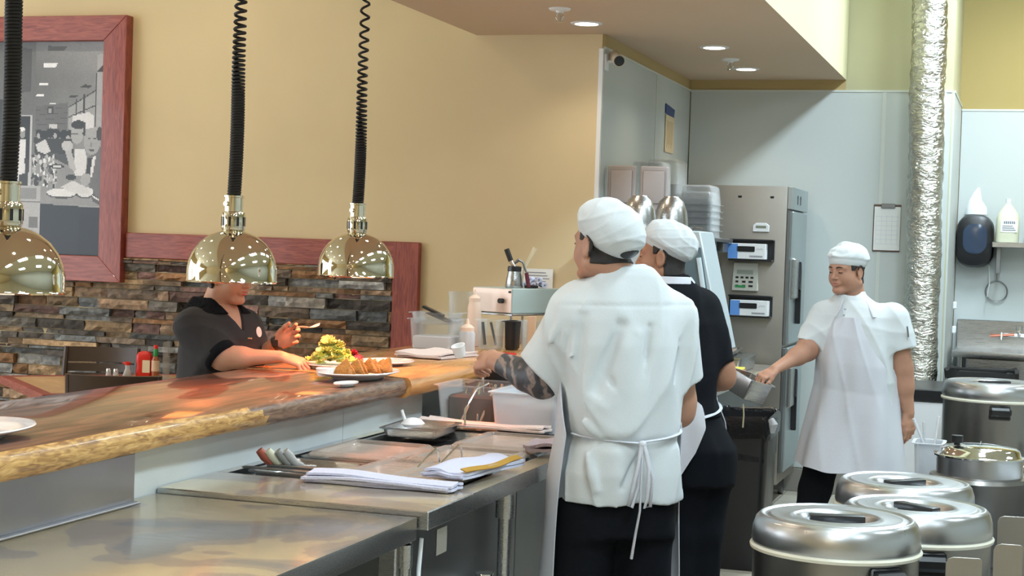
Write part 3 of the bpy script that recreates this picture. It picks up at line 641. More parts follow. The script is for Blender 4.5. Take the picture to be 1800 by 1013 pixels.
# ================================================================== PLATES AND FOOD ON THE BAR
ZB = 1.0725
def plate(x, y, rx, ry, h, label, rz=0, z=ZB, grp='white plates on the bar', m='white_gloss'):
    t = thing('plate', label, 'plate', (x, y, z), rz, grp); b = nb()
    prof = [(0, 0.004), (0.52, 0.004), (0.55, 0), (0.60, 0), (0.63, 0.006), (0.78, h*0.55), (0.98, h-0.004), (1.0, h-0.001), (0.985, h+0.002), (0.8, h*0.65), (0.68, 0.012), (0.6, 0.009), (0, 0.009)]
    lathe(b, prof, 48, (0, 0, 0), rx, ry); obj('dish', b, m, t, ang=70); return t
plate(-2.42, 3.18, 0.155, 0.24, 0.030, 'empty white oval platter at the left edge of the bar')
plate(-2.335, 5.37, 0.140, 0.21, 0.028, 'white oval plate carrying the golden toast wedges')
plate(-2.595, 5.73, 0.118, 0.125, 0.018, 'round white plate under the green salad')
plate(-2.50, 6.03, 0.11, 0.15, 0.018, 'empty white plate behind the salad', z=ZB)
plate(-2.245, 5.06, 0.032, 0.070, 0.012, 'small white oval spoon rest at the front edge of the bar', rz=rad(-5), grp=None)
# salad
def leaf(b, c, r, R):
    ax = R.uniform(0, 2*pi); tilt = R.uniform(-0.9, 0.9); mt = Matrix.Translation(c) @ Matrix.Rotation(ax, 4, 'Z') @ Matrix.Rotation(tilt, 4, 'X')
    cen = b.verts.new(mt @ Vector((0, 0, 0))); rings = []
    for q, k in ((0.35, 8), (0.7, 1), (1.0, 1)):
        rings.append([b.verts.new(mt @ Vector((q*r*cos(2*pi*i/18), q*r*0.8*sin(2*pi*i/18), 0.30*r*q*q+q*q*0.22*r*sin(i*2.9+q*4)))) for i in range(18)])
    for i in range(18): b.faces.new([cen, rings[0][i], rings[0][(i+1) % 18]])
    for A, Bq in zip(rings[:-1], rings[1:]):
        for i in range(18): b.faces.new([A[i], A[(i+1) % 18], Bq[(i+1) % 18], Bq[i]])
b = nb(); R = random.Random(4)
for k in range(95):
    a = R.uniform(0, 2*pi); q = R.random()**0.6; z = 0.015+0.085*(1-q*q)*R.uniform(0.4, 1.1)
    leaf(b, (0.075*q*cos(a), 0.085*q*sin(a), z), R.uniform(0.016, 0.030), R)
o = obj('green_salad', b, mat('frilly lettuce', (0.50, 0.62, 0.10), 0.55, col2=(0.80, 0.84, 0.38), nscale=40), None)  # leaf colours yellowed and lightened to carry the heat lamp glow
o.location = (-2.60, 5.71, ZB+0.010); tag(o, 'heap of frilly green lettuce on a white plate', 'salad', kind='stuff')
b = nb(); R = random.Random(9)
for k in range(12): leaf(b, (R.uniform(-0.014, 0.014), R.uniform(-0.02, 0.02), R.uniform(0.01, 0.05)), 0.018, R)
o = obj('radicchio_leaves', b, mat('purple red leaf', (0.35, 0.02, 0.05), 0.5)); o.location = (-2.535, 5.80, ZB+0.015); tag(o, 'purple red leaves at the right side of the salad', 'salad', kind='stuff')
tm = mat('golden fried crust', (0.56, 0.24, 0.045), 0.6, noise=0.35, nscale=60, bump=0.8, bscale=120)
RT = random.Random(11); desc = ['leftmost toast wedge lying flat', 'toast wedge leaning behind the flat one', 'third toast wedge from the left in the row', 'middle toast wedge of the leaning row', 'toast wedge right of the middle one', 'sixth toast wedge from the left', 'toast wedge second from the right end', 'rightmost toast wedge of the row']
for k in range(8):
    b = nb(); prism(b, [(-0.045, 0), (0.045, 0), (0.0, 0.062)], -0.011, 0.011, 'y', bev=0.004)
    o = obj('toast_wedge', b, tm); t = k/7
    if k == 0: o.location = (-2.36, 5.275, ZB+0.026); o.rotation_euler = (rad(80), 0, rad(50))
    else: o.location = (-2.375+0.10*t-0.012*(k % 2), 5.30+0.19*t, ZB+0.021); o.rotation_euler = (rad(-38+RT.uniform(-8, 8)), rad(RT.uniform(-10, 10)), rad(RT.uniform(-25, 15)))
    tag(o, desc[k]+' on the oval plate', 'toast', 'toast wedges')
b = nb(); lathe(b, [(0, 0), (0.028, 0.0), (0.036, 0.028), (0.034, 0.030), (0.026, 0.026), (0, 0.024)], 20); o = obj('sauce_cup', b, 'white_gloss'); o.location = (-2.405, 5.235, ZB+0.013); tag(o, 'white dip cup at the left side of the toast plate', 'cup')
# folded towel on the bar
def towel(name, label, loc, w, d, h, m, rz=0, layers=3, seed=1, mi_stripe=None, grp=None, amp=0.006):
    R = random.Random(seed); ph = [R.uniform(0, 6) for _ in range(6)]; b = nb()
    for L_ in range(layers):
        hh = h/layers; z0 = L_*hh
        def wav(u, v, s): return amp*(sin(5*u+ph[0]+L_)+sin(7*v+ph[1]+s)*0.7)*(0.35+0.65*L_/max(1, layers-1))
        ex = 0.006*sin(3*L_+ph[2]); ey = 0.008*cos(2*L_+ph[3]); nu, nv = 22, 16; rows = []
        top = [[(-w/2+w*i/nu+ex+0.004*sin(9*j/nv+ph[4]), -d/2+d*j/nv+ey+0.004*sin(11*i/nu+ph[5]), z0+hh*0.92+max(-z0*0.4, wav(i/nu, j/nv, 0))) for j in range(nv+1)] for i in range(nu+1)]
        V = [[b.verts.new(p) for p in r] for r in top]
        Bt = [[b.verts.new((p[0]*1.0, p[1], max(0.0005, p[2]-hh*0.9))) for p in r] for r in top]
        for i in range(nu):
            for j in range(nv):
                mi = 1 if (mi_stripe and mi_stripe[0] < j/nv < mi_stripe[1]) else 0
                f = b.faces.new([V[i][j], V[i+1][j], V[i+1][j+1], V[i][j+1]]); f.material_index = mi; f = b.faces.new([Bt[i][j], Bt[i][j+1], Bt[i+1][j+1], Bt[i+1][j]]); f.material_index = mi
        for i in range(nu):
            for j in (0, nv): b.faces.new([V[i][j], V[i+1][j], Bt[i+1][j], Bt[i][j]])
        for j in range(nv):
            for i in (0, nu): b.faces.new([V[i][j], V[i][j+1], Bt[i][j+1], Bt[i][j]])
    o = obj(name, b, [m, 'stripe'] if mi_stripe else m, ang=80); o.location = loc; o.rotation_euler = (0, 0, rz)
    return tag(o, label, 'towel', grp)
towel('kitchen_towel', 'folded pinkish white towel lying on the bar end before the containers', (-2.50, 6.62, ZB+0.002), 0.22, 0.34, 0.022, 'towel_warm', rad(-8), 3, 2)

# ================================================================== CONTAINERS AT THE END OF THE BAR
def clear_pan(name, x, y, z, w, d, h, label, m='clear', rz=0, cat='container', grp=None, rim=0.012, taper=0.9):
    t = thing(name, label, cat, (x, y, z), rz, grp); b = nb(); tub(b, w, d, h, 0.003, taper, rim, 0.02); obj('pan_body', b, m, t, ang=50); return t
t = clear_pan('clear_food_pan', -2.655, 7.02, ZB+0.001, 0.215, 0.19, 0.15, 'clear deep pan half full of white liquid at the left end of the containers')
b = nb(); box(b, -0.092, 0.092, -0.08, 0.08, 0.006, 0.07, 0.006); obj('contents', b, 'milky', t)
t = clear_pan('clear_food_pan', -2.655, 7.02, ZB+0.155-0.03, 0.205, 0.18, 0.055, 'shallow clear pan nested on the deep pan, holding black lids')
b = nb(); box(b, -0.06, 0.06, -0.05, 0.05, 0.006, 0.010, 0.002, mtx=Matrix.Rotation(rad(20), 4, 'Y') @ Matrix.Translation((0, 0, 0.025))); obj('black_lid', b, 'black', t)
b = nb(); box(b, -0.05, 0.06, -0.02, 0.02, 0.0, 0.012, 0.003, mtx=Matrix.Translation((-0.03, 0, 0.055)) @ Matrix.Rotation(rad(22), 4, 'Y')); obj('black_handle', b, 'black', t)
for i, (x, y, l) in enumerate(((-2.715, 7.52, 'tall ribbed clear canister behind the white liquid pan'), )):
    t = thing('clear_canister', l, 'container', (x, y, ZB+0.001)); b = nb()
    lathe(b, [(0, 0.0), (0.062, 0.0), (0.066, 0.01)]+[(0.066+0.003*(k % 2), 0.02+0.024*k) for k in range(10)]+[(0.072, 0.265), (0.066, 0.265), (0.062, 0.02), (0, 0.01)], 28); obj('canister_body', b, 'clear', t)
def squeeze(x, y, z, label, r=0.03, h=0.13, m='clear_milky', capm='peach', grp='squeeze bottles'):
    t = thing('squeeze_bottle', label, 'bottle', (x, y, z), 0, grp); b = nb(); lathe(b, [(0, 0), (r*0.95, 0), (r, 0.006), (r, h*0.85), (r*0.8, h)], 20, cap=True); obj('body', b, m, t)
    b = nb(); lathe(b, [(r*0.85, h-0.004), (r*0.88, h+0.014), (r*0.5, h+0.026), (r*0.25, h+0.03), (r*0.12, h+0.055), (0, h+0.056)], 20, cap=True); obj('nozzle_cap', b, capm, t)
M['peach'] = mat('pale peach plastic', (0.80, 0.60, 0.48), 0.5)
squeeze(-2.62, 7.44, ZB+0.001, 'peach topped squeeze bottle inside the clear canister area', 0.034, 0.225, 'peach', 'peach')
squeeze(-2.505, 7.02, ZB+0.001, 'clear squeeze bottle with white lid in front of the black bins', 0.038, 0.10)
if 0: squeeze(-2.46, 6.70, ZB+0.001, "squeeze bottle just above the tattooed cook's hand", 0.030, 0.06, 'white', 'white')
t = clear_pan('clear_food_pan', -2.475, 7.28, ZB+0.001, 0.10, 0.16, 0.145, 'clear upright pan with dark utensils right of the squeeze bottle')
b = nb(); tube(b, [(-0.03, 0, 0.02), (-0.045, 0, 0.13)], 0.008, 8); tube(b, [(0.02, 0.02, 0.02), (-0.01, 0.02, 0.13)], 0.006, 8); obj('utensil_handles', b, 'black', t)
t = clear_pan('black_food_pan', -2.385, 7.34, ZB+0.001, 0.055, 0.12, 0.14, 'black deep pan between two clear pans', 'black')
t = clear_pan('clear_food_pan', -2.285, 7.36, ZB+0.001, 0.105, 0.12, 0.145, 'clear deep pan with a black ladle beside the tan board', 'clear')
b = nb(); lathe(b, [(0, 0), (0.02, 0.004), (0.03, 0.02), (0.028, 0.02), (0.018, 0.007), (0, 0.004)], 16, (0.03, -0.05, 0.02)); obj('ladle_bowl', b, 'black', t)
b = nb(); box(b, -0.019, 0.019, -0.006, 0.006, 0, 0.17, 0.002); o = obj('cutting_board', b, mat('tan board', (0.62, 0.42, 0.28), 0.6)); o.location = (-2.262, 7.255, ZB+0.002); tag(o, 'narrow tan board upright before the tattooed cook\'s sleeve', 'board')
b = nb(); box(b, -0.05, 0.05, -0.12, 0.12, 0, 0.010, 0.003); o = obj('red_board', b, 'red'); o.location = (-2.29, 6.85, ZB+0.002); tag(o, 'red board edge behind the tattooed forearm', 'board')
# expo shelf with the toaster-like steel box, siphon and rolls
BX = Matrix.Translation((-2.445, 7.50, 0)) @ Matrix.Rotation(rad(-21.9), 4, 'Z')
def bw(x, y, z): return tuple(BX @ Vector((x, y, z)))
t = thing('overshelf', 'small steel shelf on posts carrying the boxy steel unit at the bar end', 'shelf', (-2.445, 7.50, ZB+0.001), rad(-21.9))
b = nb(); box(b, -0.28, 0.01, -0.01, 0.42, 0.155, 0.165, 0.002); obj('shelf_board', b, 'steel', t)
for x in (-0.27, -0.003):
    for y in (0.0, 0.41): b = nb(); tube(b, [(x, y, 0), (x, y, 0.155)], 0.006, 8); obj('post', b, 'steel', t)
Z0 = ZB+0.167
t = thing('steel_box_unit', 'boxy steel countertop unit with a black knob and a warm reflection painted on its front panel', 'appliance', (-2.445, 7.50, Z0), rad(-21.9))
b = nb(); box(b, -0.26, 0.0, 0, 0.40, 0.0, 0.125, 0.004); obj('housing', b, mat('pale blue green enamel', (0.42, 0.50, 0.48), 0.35), t)
b = nb(); box(b, -0.258, -0.002, -0.004, 0.001, 0.003, 0.122, 0.002); obj('front_panel', b, mat('steel panel with painted warm reflection', (0.72, 0.55, 0.46), 0.35, 0.4), t)  # warm reflection on this steel face is painted into the panel colour
b = nb(); tube(b, [(-0.060, -0.004, 0.062), (-0.060, -0.028, 0.062)], 0.013, 14); obj('control_knob', b, 'black', t)
b = nb(); tube(b, [(-0.012, -0.004, 0.108), (-0.012, -0.012, 0.108)], 0.006, 10); obj('corner_screw', b, 'black', t)
zt = Z0+0.126
t = thing('cream_siphon', 'steel cream siphon with black cap and lever on the steel box unit', 'siphon', bw(-0.075, 0.10, zt), YAW)
b = nb(); lathe(b, [(0, 0), (0.043, 0), (0.045, 0.004), (0.039, 0.05), (0.033, 0.08), (0.032, 0.09)], 24, cap=True); obj('bottle_body', b, 'steel', t)
b = nb(); lathe(b, [(0.0335, 0.083), (0.035, 0.085), (0.035, 0.106), (0.028, 0.110), (0, 0.110)], 24); obj('collar', b, 'black', t)
b = nb(); tube(b, [(0, 0, 0.105), (-0.022, 0, 0.140)], 0.011, 12); obj('nozzle', b, 'chrome', t)
b = nb(); tube(b, [(-0.020, 0, 0.135), (-0.044, 0, 0.195)], 0.0135, 12); obj('nozzle_cap', b, 'black', t)
b = nb(); tube(b, [(-0.01, 0, 0.118), (0.02, 0, 0.142), (0.042, 0, 0.130), (0.052, 0, 0.10), (0.062, 0, 0.075)], [0.006, 0.009, 0.006, 0.005, 0.004], 8); obj('lever', b, 'steel_dark', t)
b = nb(); tube(b, [(0.060, -0.01, 0.078), (0.074, -0.01, 0.006)], 0.010, 8); obj('charger_holder', b, mat('maroon plastic', (0.12, 0.01, 0.03), 0.4), t)
b = nb(); tube(b, [(-0.02, 0, 0), (0.0, 0, 0.11), (0.028, 0, 0.165), (0.048, 0, 0.205)], [0.007, 0.008, 0.010, 0.013], 10); o = obj('wooden_spoon', b, mat('pale wood handle', (0.72, 0.62, 0.42), 0.6)); o.location = bw(-0.06, 0.165, zt); o.rotation_euler = (0, 0, YAW); tag(o, 'pale wooden handle leaning behind the cream siphon', 'utensil')
b = nb(); lathe(b, [(0, 0), (0.035, 0), (0.037, 0.012), (0.03, 0.016), (0, 0.016)], 20); o = obj('black_ring', b, 'black'); o.location = bw(-0.045, 0.20, zt+0.0005); tag(o, 'low black disc right of the siphon', 'lid')
for k, (dx, dy, dz, l) in enumerate(((-0.16, 0.30, 0, 'left'), (-0.105, 0.29, 0, 'middle'), (-0.05, 0.30, 0, 'right'), (-0.13, 0.30, 0.026, 'upper left'), (-0.078, 0.30, 0.026, 'upper right'))):
    b = nb(); tube(b, [(0, -0.06, 0.015), (0.006, 0, 0.016), (0, 0.06, 0.015)], 0.015, 12, flat=0.9); tube(b, [(0, -0.063, 0.015), (0, -0.0605, 0.015)], 0.005, 8, mi=1)
    o = obj('rolled_napkin', b, ['towel', 'ink']); o.location = bw(dx, dy, zt+dz+0.001); o.rotation_euler = (0, 0, YAW+rad(8*((k % 3)-1))); tag(o, l+' rolled napkin of the pile on the steel box unit', 'napkin', 'rolled napkins')
t = thing('posted_notice', 'printed white notice on the yellow wall behind the siphon', 'notice', (-2.60, 8.39, 1.37))
b = nb(); box(b, -0.095, 0.095, -0.0, 0.003, -0.02, 0.085); obj('sheet', b, 'paper', t)
b = nb()
for k in range(5): box(b, -0.06+0.006*(k % 2), 0.055+0.01*(k % 3), -0.002, 0.0, 0.062-0.016*k, 0.066-0.016*k)
obj('text_lines', b, 'ink', t)
# ================================================================== STEAM TABLE PANS
ZT = 0.8805
def lid(x0, x1, y0, y1, z, label, m='clear_lid', notch=True):
    t = thing('clear_pan_lid', label, 'lid', ((x0+x1)/2, (y0+y1)/2, z), 0, 'clear lids on the steam table'); w, d = x1-x0, y1-y0; b = nb()
    def lp(a, c, zz, r=0.02): return [(x, y, zz) for x, y in rrect(a, c, r)]
    loft(b, [lp(w, d, 0), lp(w, d, 0.004), lp(w-0.02, d-0.02, 0.014), lp(w-0.05, d-0.05, 0.014), lp(w-0.062, d-0.062, 0.006, 0.014), lp(w-0.064, d-0.064, 0.003, 0.014)][0:6]); obj('lid_body', b, m, t, ang=40)
    b = nb(); loft(b, [lp(w-0.016, d-0.016, 0.0135), lp(w-0.016, d-0.016, 0.0165), lp(w-0.045, d-0.045, 0.0165), lp(w-0.045, d-0.045, 0.0135)]); 
    b.free()
    return t
def pan_sunk(x0, x1, y0, y1, depth, label, fill=None, m='steel'):
    t = thing('steam_table_pan', label, 'pan', ((x0+x1)/2, (y0+y1)/2, ZT-depth), 0, 'pans sunk in the steam table'); w, d = x1-x0, y1-y0
    b = nb(); tub(b, w-0.024, d-0.024, depth+0.004, 0.002, 0.94, 0.011, 0.025); obj('pan_body', b, m, t, ang=50)
    if fill: b = nb(); box(b, -w/2+0.03, w/2-0.03, -d/2+0.03, d/2-0.03, 0.006, depth-0.02, 0.005); obj('food', b, fill, t)
    return t
fb = mat('brownish food', (0.42, 0.28, 0.19), 0.6, noise=0.5, nscale=30, bump=1.0, bscale=50); ft = mat('tan food', (0.55, 0.42, 0.30), 0.6, noise=0.4, nscale=40, bump=1.0, bscale=60)
wells = [(-2.20, -1.93, 4.24, 4.56, None), (-1.92, -1.55, 4.24, 4.56, ft), (-2.20, -1.87, 4.60, 5.02, fb), (-1.86, -1.55, 4.60, 5.02, ft), (-2.20, -1.87, 5.06, 5.52, None), (-1.86, -1.55, 5.06, 5.52, fb)]
wl = ['open empty pan beside the knife handles at the near end', 'shallow tan food pan under the near lid beside the folded towel', 'brown food pan under the middle lid next to the bar wall', 'tan food pan under the middle front lid', 'steel pan under the small upper tray by the wall', 'brown food pan under the rear front lid']
for w, l in zip(wells, wl): pan_sunk(*w[:4], 0.028 if w[4] is not None else 0.030, l, w[4])
b = nb(); box(b, -1.93, -1.92, 4.24, 4.56, 0.852, 0.881); box(b, -2.21, -1.54, 4.565, 4.595, 0.852, 0.881, 0.002); box(b, -2.21, -1.54, 5.025, 5.055, 0.852, 0.881, 0.002); box(b, -1.87, -1.86, 4.60, 5.5, 0.852, 0.8815); obj('divider_bars', b, 'steel', bpy.data.objects['steam_table'])
lids = [((-1.915, -1.745, 4.26, 4.66), 'clear lid at the near left above the folded towels'), ((-1.74, -1.555, 4.28, 4.66), 'clear lid at the near right partly under the striped towel'),
        ((-2.19, -1.89, 4.64, 5.02), 'clear lid over the brown pan next to the bar wall'), ((-1.87, -1.56, 4.69, 5.05), 'clear lid in the middle of the front row'),
        ((-1.87, -1.57, 5.10, 5.50), 'clear lid nearest the tall clear bins')]
for q, l in lids: lid(*q, ZT+0.0035, l)
# wire handles on lids
for (x, y, l) in ((-1.69, 4.50, 'bent wire tongs sticking up by the striped towel'), (-1.66, 4.62, 'second wire tongs behind the striped towel, farther back')):
    b = nb(); tube(b, [(-0.05, -0.03, 0.004), (-0.02, 0.0, 0.045), (-0.008, 0.012, 0.058), (0, 0.012, 0.05), (0.004, 0.012, 0.018)], 0.003, 8); o = obj('wire_tongs', b, 'chrome'); o.location = (x, y, ZT+0.016); tag(o, l, 'tongs', 'wire tongs')
# upper steel tray with squeeze tip
t = thing('steel_tray', 'small steel tray by the wall holding a white nozzle scoop', 'tray', (-2.08, 5.37, ZT+0.006), rad(4)); b = nb(); tub(b, 0.20, 0.30, 0.032, 0.002, 0.95, 0.012, 0.018); obj('tray_body', b, 'steel', t)
t = thing('white_scoop', 'white plastic scoop with an upright spout in the steel tray', 'scoop', (-2.11, 5.36, ZT+0.030)); b = nb(); lathe(b, [(0, 0), (0.03, 0.0), (0.042, 0.012), (0.03, 0.026), (0.012, 0.032), (0, 0.034)], 20, sy=1.3); obj('bowl', b, 'white', t)
b = nb(); tube(b, [(-0.03, 0, 0.02), (-0.045, 0, 0.058)], 0.006, 8); obj('spout', b, 'white', t)
t = thing('serving_spoon', 'long steel spoon leaning from the towel up to the clear bin', 'spoon', (-1.97, 5.53, ZT+0.03)); b = nb(); tube(b, [(0, 0, 0), (-0.02, 0.05, 0.05), (-0.005, 0.13, 0.12), (0.03, 0.17, 0.145)], 0.004, 8); obj('handle', b, 'chrome', t)
# knives / scoop handles at the near-left
t = thing('utensil_rest', 'dark steel strip under the scoop handles on the near end of the steam table', 'rest', (-2.16, 4.27, ZT+0.0065)); b = nb(); box(b, -0.06, 0.30, -0.012, 0.012, 0, 0.006, 0.002); box(b, 0.0, 0.28, 0.03, 0.055, 0.0, 0.012, 0.002); obj('strip', b, 'steel_dark', t)
for k, (x, c, l) in enumerate(((-2.168, (0.30, 0.07, 0.04), 'brown'), (-2.145, (0.55, 0.55, 0.42), 'cream green'), (-2.115, (0.26, 0.27, 0.26), 'grey'), (-2.095, (0.34, 0.34, 0.33), 'pale grey'))):
    t = thing('scoop_handle', l+' rounded scoop handle in the cluster by the open pan', 'utensil', (x, 4.30+0.008*k, ZT+0.010), 0, 'scoop handles'); b = nb()
    tube(b, [(0.028, 0.03, 0.004), (0.015, 0.01, 0.012), (0, 0, 0.032), (-0.012, -0.010, 0.050)], [0.009, 0.012, 0.015, 0.012], 12); obj('grip', b, mat(l+' grip', c, 0.45), t)
    b = nb(); tube(b, [(0.028, 0.03, 0.004), (0.06, 0.06, 0.001)], 0.004, 8); obj('shank', b, 'steel', t)
towel('kitchen_towel', 'long lavender white towel folded along the near lids of the steam table', (-1.735, 4.185, ZT+0.001), 0.44, 0.085, 0.030, 'towel', rad(1.5), 4, 5)
towel('kitchen_towel', 'lavender towel with an ochre stripe folded at the front corner of the steam table', (-1.565, 4.49, ZT+0.020), 0.13, 0.40, 0.026, 'towel', rad(-8), 3, 6, (0.02, 0.98) if False else None)
b = nb(); grid(b, lambda u, v: (-0.010+0.020*u+0.006*sin(5*v), -0.19+0.38*v, 0.003*sin(7*v+1)-0.008*u), 3, 24, thick=0.003); o = obj('ochre_stripe', b, 'stripe'); 
tw = [x for x in bpy.data.objects if x.get('label', '').startswith('lavender towel with an ochre')][0]
o.parent = tw; o.location = (0.062, 0.0, 0.027)
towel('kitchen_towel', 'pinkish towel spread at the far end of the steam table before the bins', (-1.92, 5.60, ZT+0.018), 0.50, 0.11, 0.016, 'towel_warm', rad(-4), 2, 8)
towel('kitchen_towel', "crumpled mauve towel against the tattooed cook's apron", (-1.535, 5.12, ZT+0.018), 0.10, 0.22, 0.024, 'towel_grey', rad(5), 2, 9)
# tall clear bins at the far end
t = clear_pan('clear_storage_bin', -2.035, 5.87, ZT+0.001, 0.25, 0.30, 0.155, 'clear bin of steel utensils at the far end of the steam table', 'clear')
b = nb(); R = random.Random(3)
for k in range(9): x = R.uniform(-0.10, 0.1); tube(b, [(x, R.uniform(-0.1, 0.1), 0.01), (x+R.uniform(-0.05, 0.05), R.uniform(-0.1, 0.1), 0.15)], 0.006, 8)
obj('utensils', b, 'chrome', t)
b = nb(); box(b, -0.11, 0.08, -0.06, 0.12, 0.006, 0.11, 0.01); obj('black_contents', b, 'black_rubber', t)
t = clear_pan('clear_storage_bin', -1.775, 5.78, ZT+0.001, 0.26, 0.32, 0.15, "clear bin with white contents beside the tattooed cook's elbow", 'clear_milky')
b = nb(); box(b, -0.10, -0.02, -0.12, 0.1, 0.006, 0.11, 0.01); box(b, 0.0, 0.10, -0.12, 0.1, 0.006, 0.10, 0.01); obj('white_contents', b, 'milky', t)
t = thing('wire_rack', 'steel rail frame above the clear utensil bin', 'rack', (-2.0, 6.15, ZT)); b = nb()
tube(b, [(-0.12, 0, 0.20), (0.22, 0, 0.20)], 0.006, 8); tube(b, [(-0.12, 0, 0), (-0.12, 0, 0.2)], 0.006, 8); tube(b, [(0.22, 0, 0), (0.22, 0, 0.2)], 0.006, 8); obj('rail', b, 'chrome', t)
for (x, y, h, l) in ((-2.085, 6.30, 0.17, 'left black crock behind the utensil bin'), (-1.93, 6.34, 0.16, 'right black crock behind the utensil bin')):
    b = nb(); lathe(b, [(0, 0), (0.07, 0), (0.08, h), (0.075, h), (0.068, 0.01), (0, 0.01)], 24); o = obj('black_crock', b, 'black'); o.location = (x, y, ZT+0.001); tag(o, l, 'crock', 'black crocks')

# ================================================================== PREP LINE BY THE SIDE WALL
t = thing('prep_table', 'steel prep table along the kitchen side wall', 'table', (0, 0, 0))
b = nb(); box(b, -2.165, -1.47, 7.62, 9.75, 0.86, 0.90, 0.004); obj('tabletop', b, 'steel_top', t)
b = nb(); box(b, -2.15, -1.54, 7.70, 9.70, 0.15, 0.859, 0.004); obj('cabinet', b, 'steel_dark', t)
for x in (-2.10, -1.58):
    for y in (7.75, 9.65): b = nb(); tube(b, [(x, y, 0), (x, y, 0.15)], 0.02, 12); obj('leg', b, 'steel', t)
t = thing('canopy_unit', 'pale steel canopy unit with slanted sides and blue glass behind the two cooks', 'appliance', (0, 0, 0))
b = nb(); prism(b, [(-2.172, 1.10), (-1.405, 1.10), (-1.543, 1.68), (-2.085, 1.68)], 7.64, 7.98, 'y', bev=0.006); box(b, -2.15, -1.50, 7.68, 7.95, 0.9015, 1.10); obj('canopy_body', b, mat('pale grey enamel', (0.46, 0.52, 0.55), 0.4), t)
b = nb(); prism(b, [(-1.57, 1.16), (-1.452, 1.16), (-1.535, 1.60), (-1.63, 1.60)], 7.630, 7.641, 'y'); obj('glass_panel', b, mat('blue grey glass', (0.10, 0.15, 0.18), 0.15), t)
b = nb(); tube(b, [(-1.462, 7.62, 1.12), (-1.54, 7.62, 1.55)], 0.012, 12); obj('tube_light', b, mat('pale tube', (0.55, 0.65, 0.70), 0.3), t)
t = thing('wall_shelf', 'steel shelf on the side wall carrying trays, bowls and clear pans', 'shelf', (0, 0, 0))
b = nb(); box(b, -2.258, -1.76, 8.04, 9.75, 1.64, 1.662, 0.003); obj('shelf_board', b, 'steel_dark', t)
b = nb(); box(b, -2.258, -1.80, 8.6, 8.63, 1.50, 1.64); box(b, -2.258, -1.80, 9.4, 9.43, 1.50, 1.64); obj('bracket', b, 'steel_dark', t)
b = nb(); box(b, -1.86, -1.78, 9.55, 9.7, 1.58, 1.639, 0.004); obj('shelf_bracket_box', b, 'steel_dark', t)
ZS = 1.663
for (x, y, l, rz) in ((-2.165, 8.52, 'left grey plastic tray standing upright on the shelf', 4), (-1.99, 8.55, 'right grey plastic tray standing upright on the shelf', 4)):
    t = thing('grey_tray', l, 'tray', (x, y, ZS+0.001), rad(rz), 'upright grey trays'); b = nb()
    w = 0.078; h = 0.375
    box(b, -w, w, -0.02, 0.02, 0, h, 0.008); 
    for q in ((0.02, 0.14), (0.17, h-0.025)):
        box(b, -w+0.018, w-0.018, -0.030, -0.018, q[0], q[1], 0.008, seg=2)
    obj('tray_body', b, 'bin_grey', t)
for (x, y, r, h, l) in ((-1.975, 8.17, 0.093, 0.20, 'left of the two inverted tall steel bowls on the shelf'), (-1.850, 8.37, 0.095, 0.205, 'right of the two inverted tall steel bowls on the shelf')):
    t = thing('steel_bowl', l, 'bowl', (x, y, ZS+0.001), 0, 'inverted steel bowls'); b = nb()
    lathe(b, [(r*1.02, 0), (r*1.02, 0.004), (r, 0.006), (r*0.97, h*0.3), (r*0.88, h*0.62), (r*0.68, h*0.88), (r*0.45, h*0.97), (r*0.42, h), (0, h)], 36); obj('bowl_body', b, 'steel', t, ang=60)
def nest(x, y, w, d, h, n, label, grp):
    for k in range(n):
        pass
# nested clear pans, inverted
for k in range(6):
    t = thing('clear_food_pan', ['bottom', 'second lowest', 'third', 'fourth', 'fifth', 'topmost'][k]+' pan of the inverted clear stack at the shelf end', 'container', (-1.89, 9.35, ZS+0.001+0.0385*k), 0, 'nested clear pans on the shelf'); b = nb()
    tub(b, 0.20, 0.30, 0.115, 0.003, 0.9, 0.012, 0.03); bmesh.ops.transform(b, matrix=Matrix.Translation((0, 0, 0.115)) @ Matrix.Rotation(pi, 4, 'X'), verts=b.verts); obj('pan_body', b, 'clear', t, ang=50)
for (x, y, w, d, h, l) in ((-2.10, 8.95, 0.20, 0.24, 0.42, 'tall clear bin behind the grey trays'), (-2.12, 9.45, 0.20, 0.34, 0.46, 'tallest clear bin at the back of the shelf'), ):
    t = thing('clear_storage_bin', l, 'container', (x, y, ZS+0.001), 0, 'tall clear bins on the shelf'); b = nb(); tub(b, w, d, h, 0.003, 0.92, 0.012, 0.03); bmesh.ops.transform(b, matrix=Matrix.Translation((0, 0, h)) @ Matrix.Rotation(pi, 4, 'X'), verts=b.verts); obj('bin_body', b, 'clear', t, ang=50)
t = thing('steel_funnel', 'small steel funnel cup at the front end of the shelf', 'funnel', (-1.825, 8.66, ZS+0.001)); b = nb(); lathe(b, [(0, 0), (0.025, 0), (0.050, 0.045), (0.056, 0.050), (0.050, 0.050), (0.022, 0.006), (0, 0.006)], 24); obj('cup', b, 'steel', t)
b = nb(); tube(b, [(0.05, 0, 0.047), (0.09, 0, 0.045)], 0.004, 8); obj('handle', b, 'steel', t)
